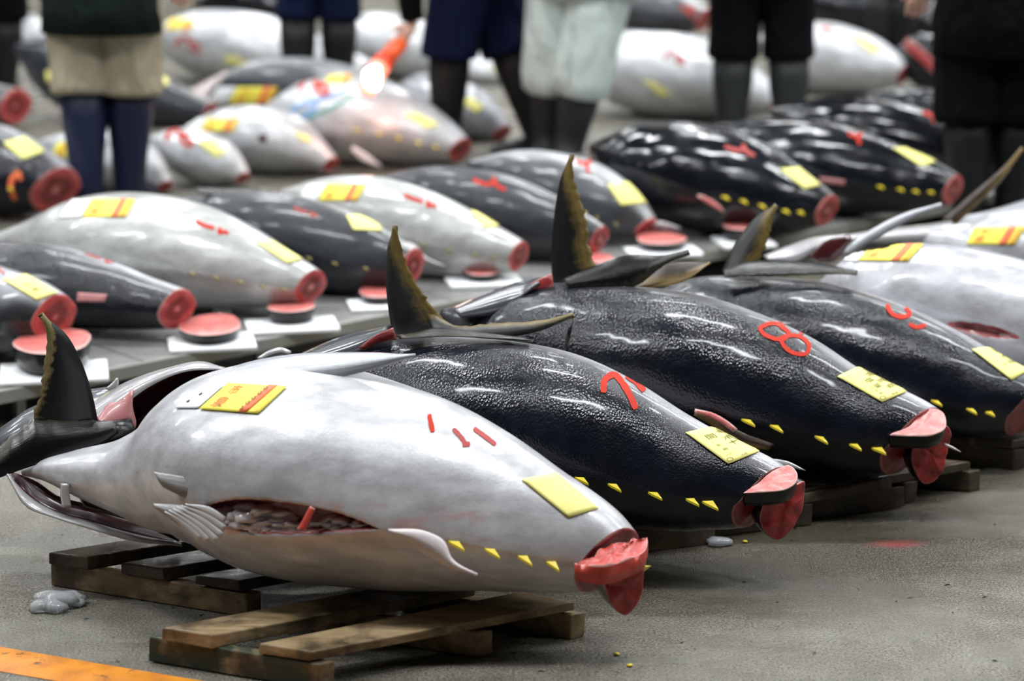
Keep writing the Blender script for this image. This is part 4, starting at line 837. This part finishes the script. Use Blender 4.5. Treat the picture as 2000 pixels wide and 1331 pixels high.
# ------------------------------------------------------------------ people
SK = flat('skin_tone', (.55, .30, .22), .5); HAIR = flat('dark_hair', (.012, .010, .010), .6)
RUB_B = flat('black_rubber', (.006, .0065, .007), .5, spec=.25); RUB_N = flat('navy_rubber', (.006, .010, .032), .45, spec=.3); RUB_G = flat('dark_grey_rubber', (.016, .018, .019), .5, spec=.3)
def cloth(name, col):
    q = N(name); g = q.gen(); n1 = q.noise(q.map(g, (5, 5, 2)), 2.2, 3, .5, .8)
    return q.p(col=q.mix(n1, tuple(x * .8 for x in col), tuple(min(1, x * 1.1) for x in col)), rough=.9, spec=.06, nrm=q.bump(n1, .9, .06))
def person(label, feet, hip, face, trouser, boot, coat, coat_hem=.78, boot_h=.40, lean=(0, 0), hand=None, baggy=1.0, tro_end=.36, scale=1.0):
    """feet: two floor points (x,y); hip: (x,y); face: heading vector; body is one skinned surface, clothes are its children"""
    f = Vector((face[0], face[1], 0)).normalized(); r = Vector((f.y, -f.x, 0)); hipc = Vector((hip[0], hip[1], .90 * scale))
    ln_ = Vector((lean[0], lean[1], 0)); S = scale
    chest = hipc + Z * .42 * S * (1 - .3 * min(1, ln_.length)) + ln_ * .42; neck = chest + Z * .14 * S * (1 - .5 * min(1, ln_.length)) + ln_ * .14; head = neck + Z * .13 + f * .02 + ln_ * .05
    V, E, Rd = [], [], []
    def add(p, rad, pr=None):
        V.append(Vector(p)); Rd.append(rad); i = len(V) - 1
        if pr is not None: E.append((pr, i))
        return i
    p0 = add(hipc, .13); sp = add(hipc.lerp(chest, .5), .12, p0); ch = add(chest, .13, sp); nk = add(neck, .055, ch); hd = add(head, .085, nk); ht = add(head + Z * .10, .085, hd)
    legs = []
    for s, ft in zip((-1, 1), feet):
        hj = hipc + r * s * .095 - Z * .06; an = Vector((ft[0], ft[1], .09)); kn = hj.lerp(an, .5) + f * .03
        a = add(hj, .085, p0); b = add(kn, .046, a); c = add(an, .028, b); to = add(Vector((ft[0], ft[1], .022)) + f * .09, .012, c); legs.append((hj, kn, an))
    arms = []
    for s in (-1, 1):
        sh = chest + r * s * .19 + Z * .04
        if hand is not None and hand[0] == s: wr = Vector(hand[1]); dirh = Vector(hand[2]).normalized()
        else: wr = sh - Z * .52 + f * .10 + r * s * .06; dirh = Vector((0, 0, -1))
        el = sh.lerp(wr, .52) + (-f * .05 + r * s * .03)
        a = add(sh, .058, ch); b = add(el, .042, a); c = add(wr, .026, b)
        side = dirh.cross(f); side = side.normalized() if side.length > .1 else r; up_ = side.cross(dirh).normalized()
        palm = wr + dirh * .055; pm = add(palm, .030, c)
        for k, (o_, l_) in enumerate(((-.030, .062), (-.010, .072), (.010, .068), (.030, .052))):
            q0 = add(palm + dirh * .035 + side * o_, .0095, pm); q1 = add(palm + dirh * (.035 + l_ * .5) + side * o_ + up_ * .012, .0088, q0); add(palm + dirh * (.035 + l_ * .72) + side * o_ + up_ * .035, .0075, q1)
        t0 = add(palm - dirh * .01 - side * .038 + up_ * .012, .011, pm); add(palm + dirh * .03 - side * .05 + up_ * .03, .009, t0)
        arms.append((sh, el, wr))
    me = bpy.data.meshes.new('person'); org = Vector((hip[0], hip[1], 0)); me.from_pydata([v - org for v in V], E, []); o = bpy.data.objects.new('person', me); C.objects.link(o); o.location = org; WL[o.name] = org
    md = o.modifiers.new('skin', 'SKIN'); md.use_smooth_shade = True
    for i, rad in enumerate(Rd): me.skin_vertices[0].data[i].radius = (rad, rad)
    me.skin_vertices[0].data[0].use_root = True
    sb = o.modifiers.new('sub', 'SUBSURF'); sb.levels = 1; sb.render_levels = 1
    dg = bpy.context.evaluated_depsgraph_get(); nm = bpy.data.meshes.new_from_object(o.evaluated_get(dg)); o.modifiers.clear(); o.data = nm; nm.materials.append(SK)
    for p_ in nm.polygons: p_.use_smooth = True
    tag(o, label, 'person')
    def ringsalong(pts, rads, sq=1.0):
        out = []
        for i, p_ in enumerate(pts):
            T = (pts[min(i+1, len(pts)-1)] - pts[max(i-1, 0)]).normalized(); u = T.cross(f); u = u.normalized() if u.length > .2 else r; v = T.cross(u).normalized(); out.append((p_, rads[i], rads[i] * sq, u, v))
        return out
    # trousers: seat plus two legs
    for hj, kn, an in legs:
        end = an.lerp(kn, max(0, (tro_end - .09)) / max(.2, kn.z - .09)) if tro_end < kn.z else kn
        pts = [hj + Z * .10, hj, hj.lerp(kn, .35), hj.lerp(kn, .7), kn, kn.lerp(end, .6), end.lerp(kn, .08), end]
        rd = [.105, .105, .098 * baggy, .092 * baggy, .088 * baggy, .092 * baggy, .088 * baggy, .084 * max(1, baggy * .9)]
        tube('trouser_leg', ringsalong(pts, rd), trouser, o, 22)
        # boot
        top = an.lerp(kn, (boot_h - .09) / (kn.z - .09)); pts = [top, top.lerp(an, .35), top.lerp(an, .75), an]
        R = ringsalong(pts, [.082, .080, .064, .058])
        a2 = an
        R += [(a2 - Z * .03 + f * .02, .056, .075, r, -f), (a2 - Z * .055 + f * .06, .055, .11, r, -f), (Vector((a2.x, a2.y, .012)) + f * .065, .056, .14, r, -f), (Vector((a2.x, a2.y, .002)) + f * .065, .056, .14, r, -f)]
        tube('boot', R, boot, o, 22)
    hs = [(hipc - Z * .12, .17, .125, r, f), (hipc - Z * .04, .185, .135, r, f), (hipc + Z * .10, .17, .12, r, f)]
    tube('trouser_seat', hs, trouser, o, 28)
    def body_ring(z, rx, ry):
        t = (z - .90 * S) / .42
        c = hipc.lerp(chest, max(0, min(1.25, t))) if t > 0 else hipc + Z * (z - hipc.z)
        return (c, rx, ry, r, f)
    cr = [body_ring(coat_hem, .215, .17)] + [body_ring(coat_hem + (.95 - coat_hem) * k, .21, .165) for k in (.3, .7)] + [body_ring(1.0, .19, .15), body_ring(1.15, .20, .15), body_ring(1.3, .215, .15), (chest + Z * .07, .17, .12, r, f), (neck - Z * .03, .07, .07, r, f)]
    tube('coat', cr, coat, o, 30)
    for sh, el, wr in arms: tube('sleeve', ringsalong([sh + Z * .0, sh.lerp(el, .5), el, el.lerp(wr, .5), wr.lerp(el, .06)], [.075, .068, .060, .052, .044]), coat, o, 18)
    hc = head + Z * .05
    tube('hair', [(hc + Z * (.02 + .09 * math.sin(a)) - f * .012, .092 * math.cos(a) + .002, .105 * math.cos(a) + .002, r, f) for a in [PI / 2 * k / 6 for k in range(7)]], HAIR, o, 20)
    for s in (-1, 1):
        blob('ear', hc + r * s * .088 - Z * .01, .022, SK, o, (.4, .8, 1.3), s, 1); blob('eye', hc + r * s * .032 + f * .083 - Z * .0, .012, HAIR, o, (1, .5, .6), 0, 1)
    blob('nose', hc + f * .098 - Z * .03, .017, SK, o, (.8, .9, 1.2), 0, 1); blob('mouth', hc + f * .086 - Z * .07, .016, flat('lips', (.4, .14, .12), .5), o, (1.4, .4, .4), 0, 1)
    return o
def fxy(x, y): p = Pz(x, y, 0); return (p.x, p.y)
def mid(a, b): return ((a[0] + b[0]) / 2, (a[1] + b[1]) / 2)
KH = cloth('khaki_cloth', (.36, .32, .23)); GC = cloth('dark_green_cloth', (.010, .016, .013)); NV = cloth('navy_cloth', (.006, .009, .03)); BK = cloth('black_cloth', (.004, .004, .005)); MT = cloth('pale_mint_cloth', (.50, .57, .54))
a, b = fxy(172, 412), fxy(254, 402); person('person in khaki trousers, dark green coat and navy rubber boots', (a, b), mid(fxy(165, 407), fxy(262, 407)), (.25, 1), KH, RUB_N, GC, coat_hem=.62, boot_h=.44, baggy=1.28, tro_end=.40)
a, b = fxy(583, 218), fxy(662, 214); person('person in navy trousers and black boots, left of the torch', (a, b), mid(a, b), (.2, 1), NV, RUB_B, NV, coat_hem=.80, boot_h=.41, tro_end=.40, baggy=1.1)
hd_ = P(806, 48, 8.9)
a, b = fxy(872, 310), fxy(1050, 304); person('person in a navy apron leaning over the fish with an orange torch', (a, b), mid(fxy(885, 306), fxy(985, 306)), (-1, .35), NV, RUB_B, BK, coat_hem=.82, boot_h=.46, lean=(-.75, -.2), hand=(-1, hd_, P(775, 92, 8.85) - hd_), baggy=1.25, tro_end=.40)
a, b = fxy(1112, 330), fxy(1072, 318); person('person in pale mint trousers and dark grey boots', (a, b), mid(fxy(1165, 325), fxy(1120, 330)), (-.4, -1), MT, RUB_G, MT, coat_hem=.66, boot_h=.33, baggy=1.3, tro_end=.29)
a, b = fxy(1425, 305), fxy(1540, 305); person('person in black standing in the middle right with legs apart', (a, b), mid(a, b), (0, 1), BK, RUB_G, BK, coat_hem=.72, boot_h=.40, baggy=1.15, tro_end=.38)
a, b = fxy(1888, 452), fxy(1972, 448); person('person dressed all in black at the right edge, nearest of the standing people', (a, b), mid(a, b), (0, 1), BK, RUB_B, BK, coat_hem=.60, boot_h=.40, baggy=1.3)
a, b = fxy(-50, 196), fxy(12, 192); person('person in black at the left edge, mostly outside the frame', (a, b), mid(a, b), (0, 1), BK, RUB_B, BK, coat_hem=.60, boot_h=.36, baggy=1.2)
a, b = fxy(1715, 130), fxy(1750, 128); person('person in dark clothes far back at the top right', (a, b), mid(a, b), (1, .4), BK, RUB_B, BK, coat_hem=.66, boot_h=.36, baggy=1.1)
# torch
t = thing('torch', 'orange handled torch with a glowing red tip, held over the silver fish', 'torch', P(765, 100, 8.85))
rod('grip', P(784, 82, 8.86), P(752, 118, 8.82), .030, .034, flat('orange_plastic', (.80, .10, .02), .4), t)
rod('collar', P(752, 118, 8.82), P(744, 128, 8.81), .040, .040, flat('red_plastic', (.7, .05, .02), .4), t)
q = N('glowing_wand'); q.p(col=(.9, .3, .2), em=(1, .28, .16), es=1.1, rough=.4)
rod('wand_tip', P(744, 128, 8.81), P(716, 180, 8.77), .038, .028, q.m, t)
q = N('lamp_bulb'); q.p(col=(1, .9, .8), em=(1, .86, .75), es=14)
blob('bulb', P(729, 152, 8.74), .036, q.m, t, (1, 1, 1.2), 0)
L = bpy.data.lights.new('torch_light', 'POINT'); L.energy = 1.6; L.color = (1, .35, .2); L.shadow_soft_size = .04
o = bpy.data.objects.new('torch_light', L); C.objects.link(o); o.location = P(722, 190, 8.7)
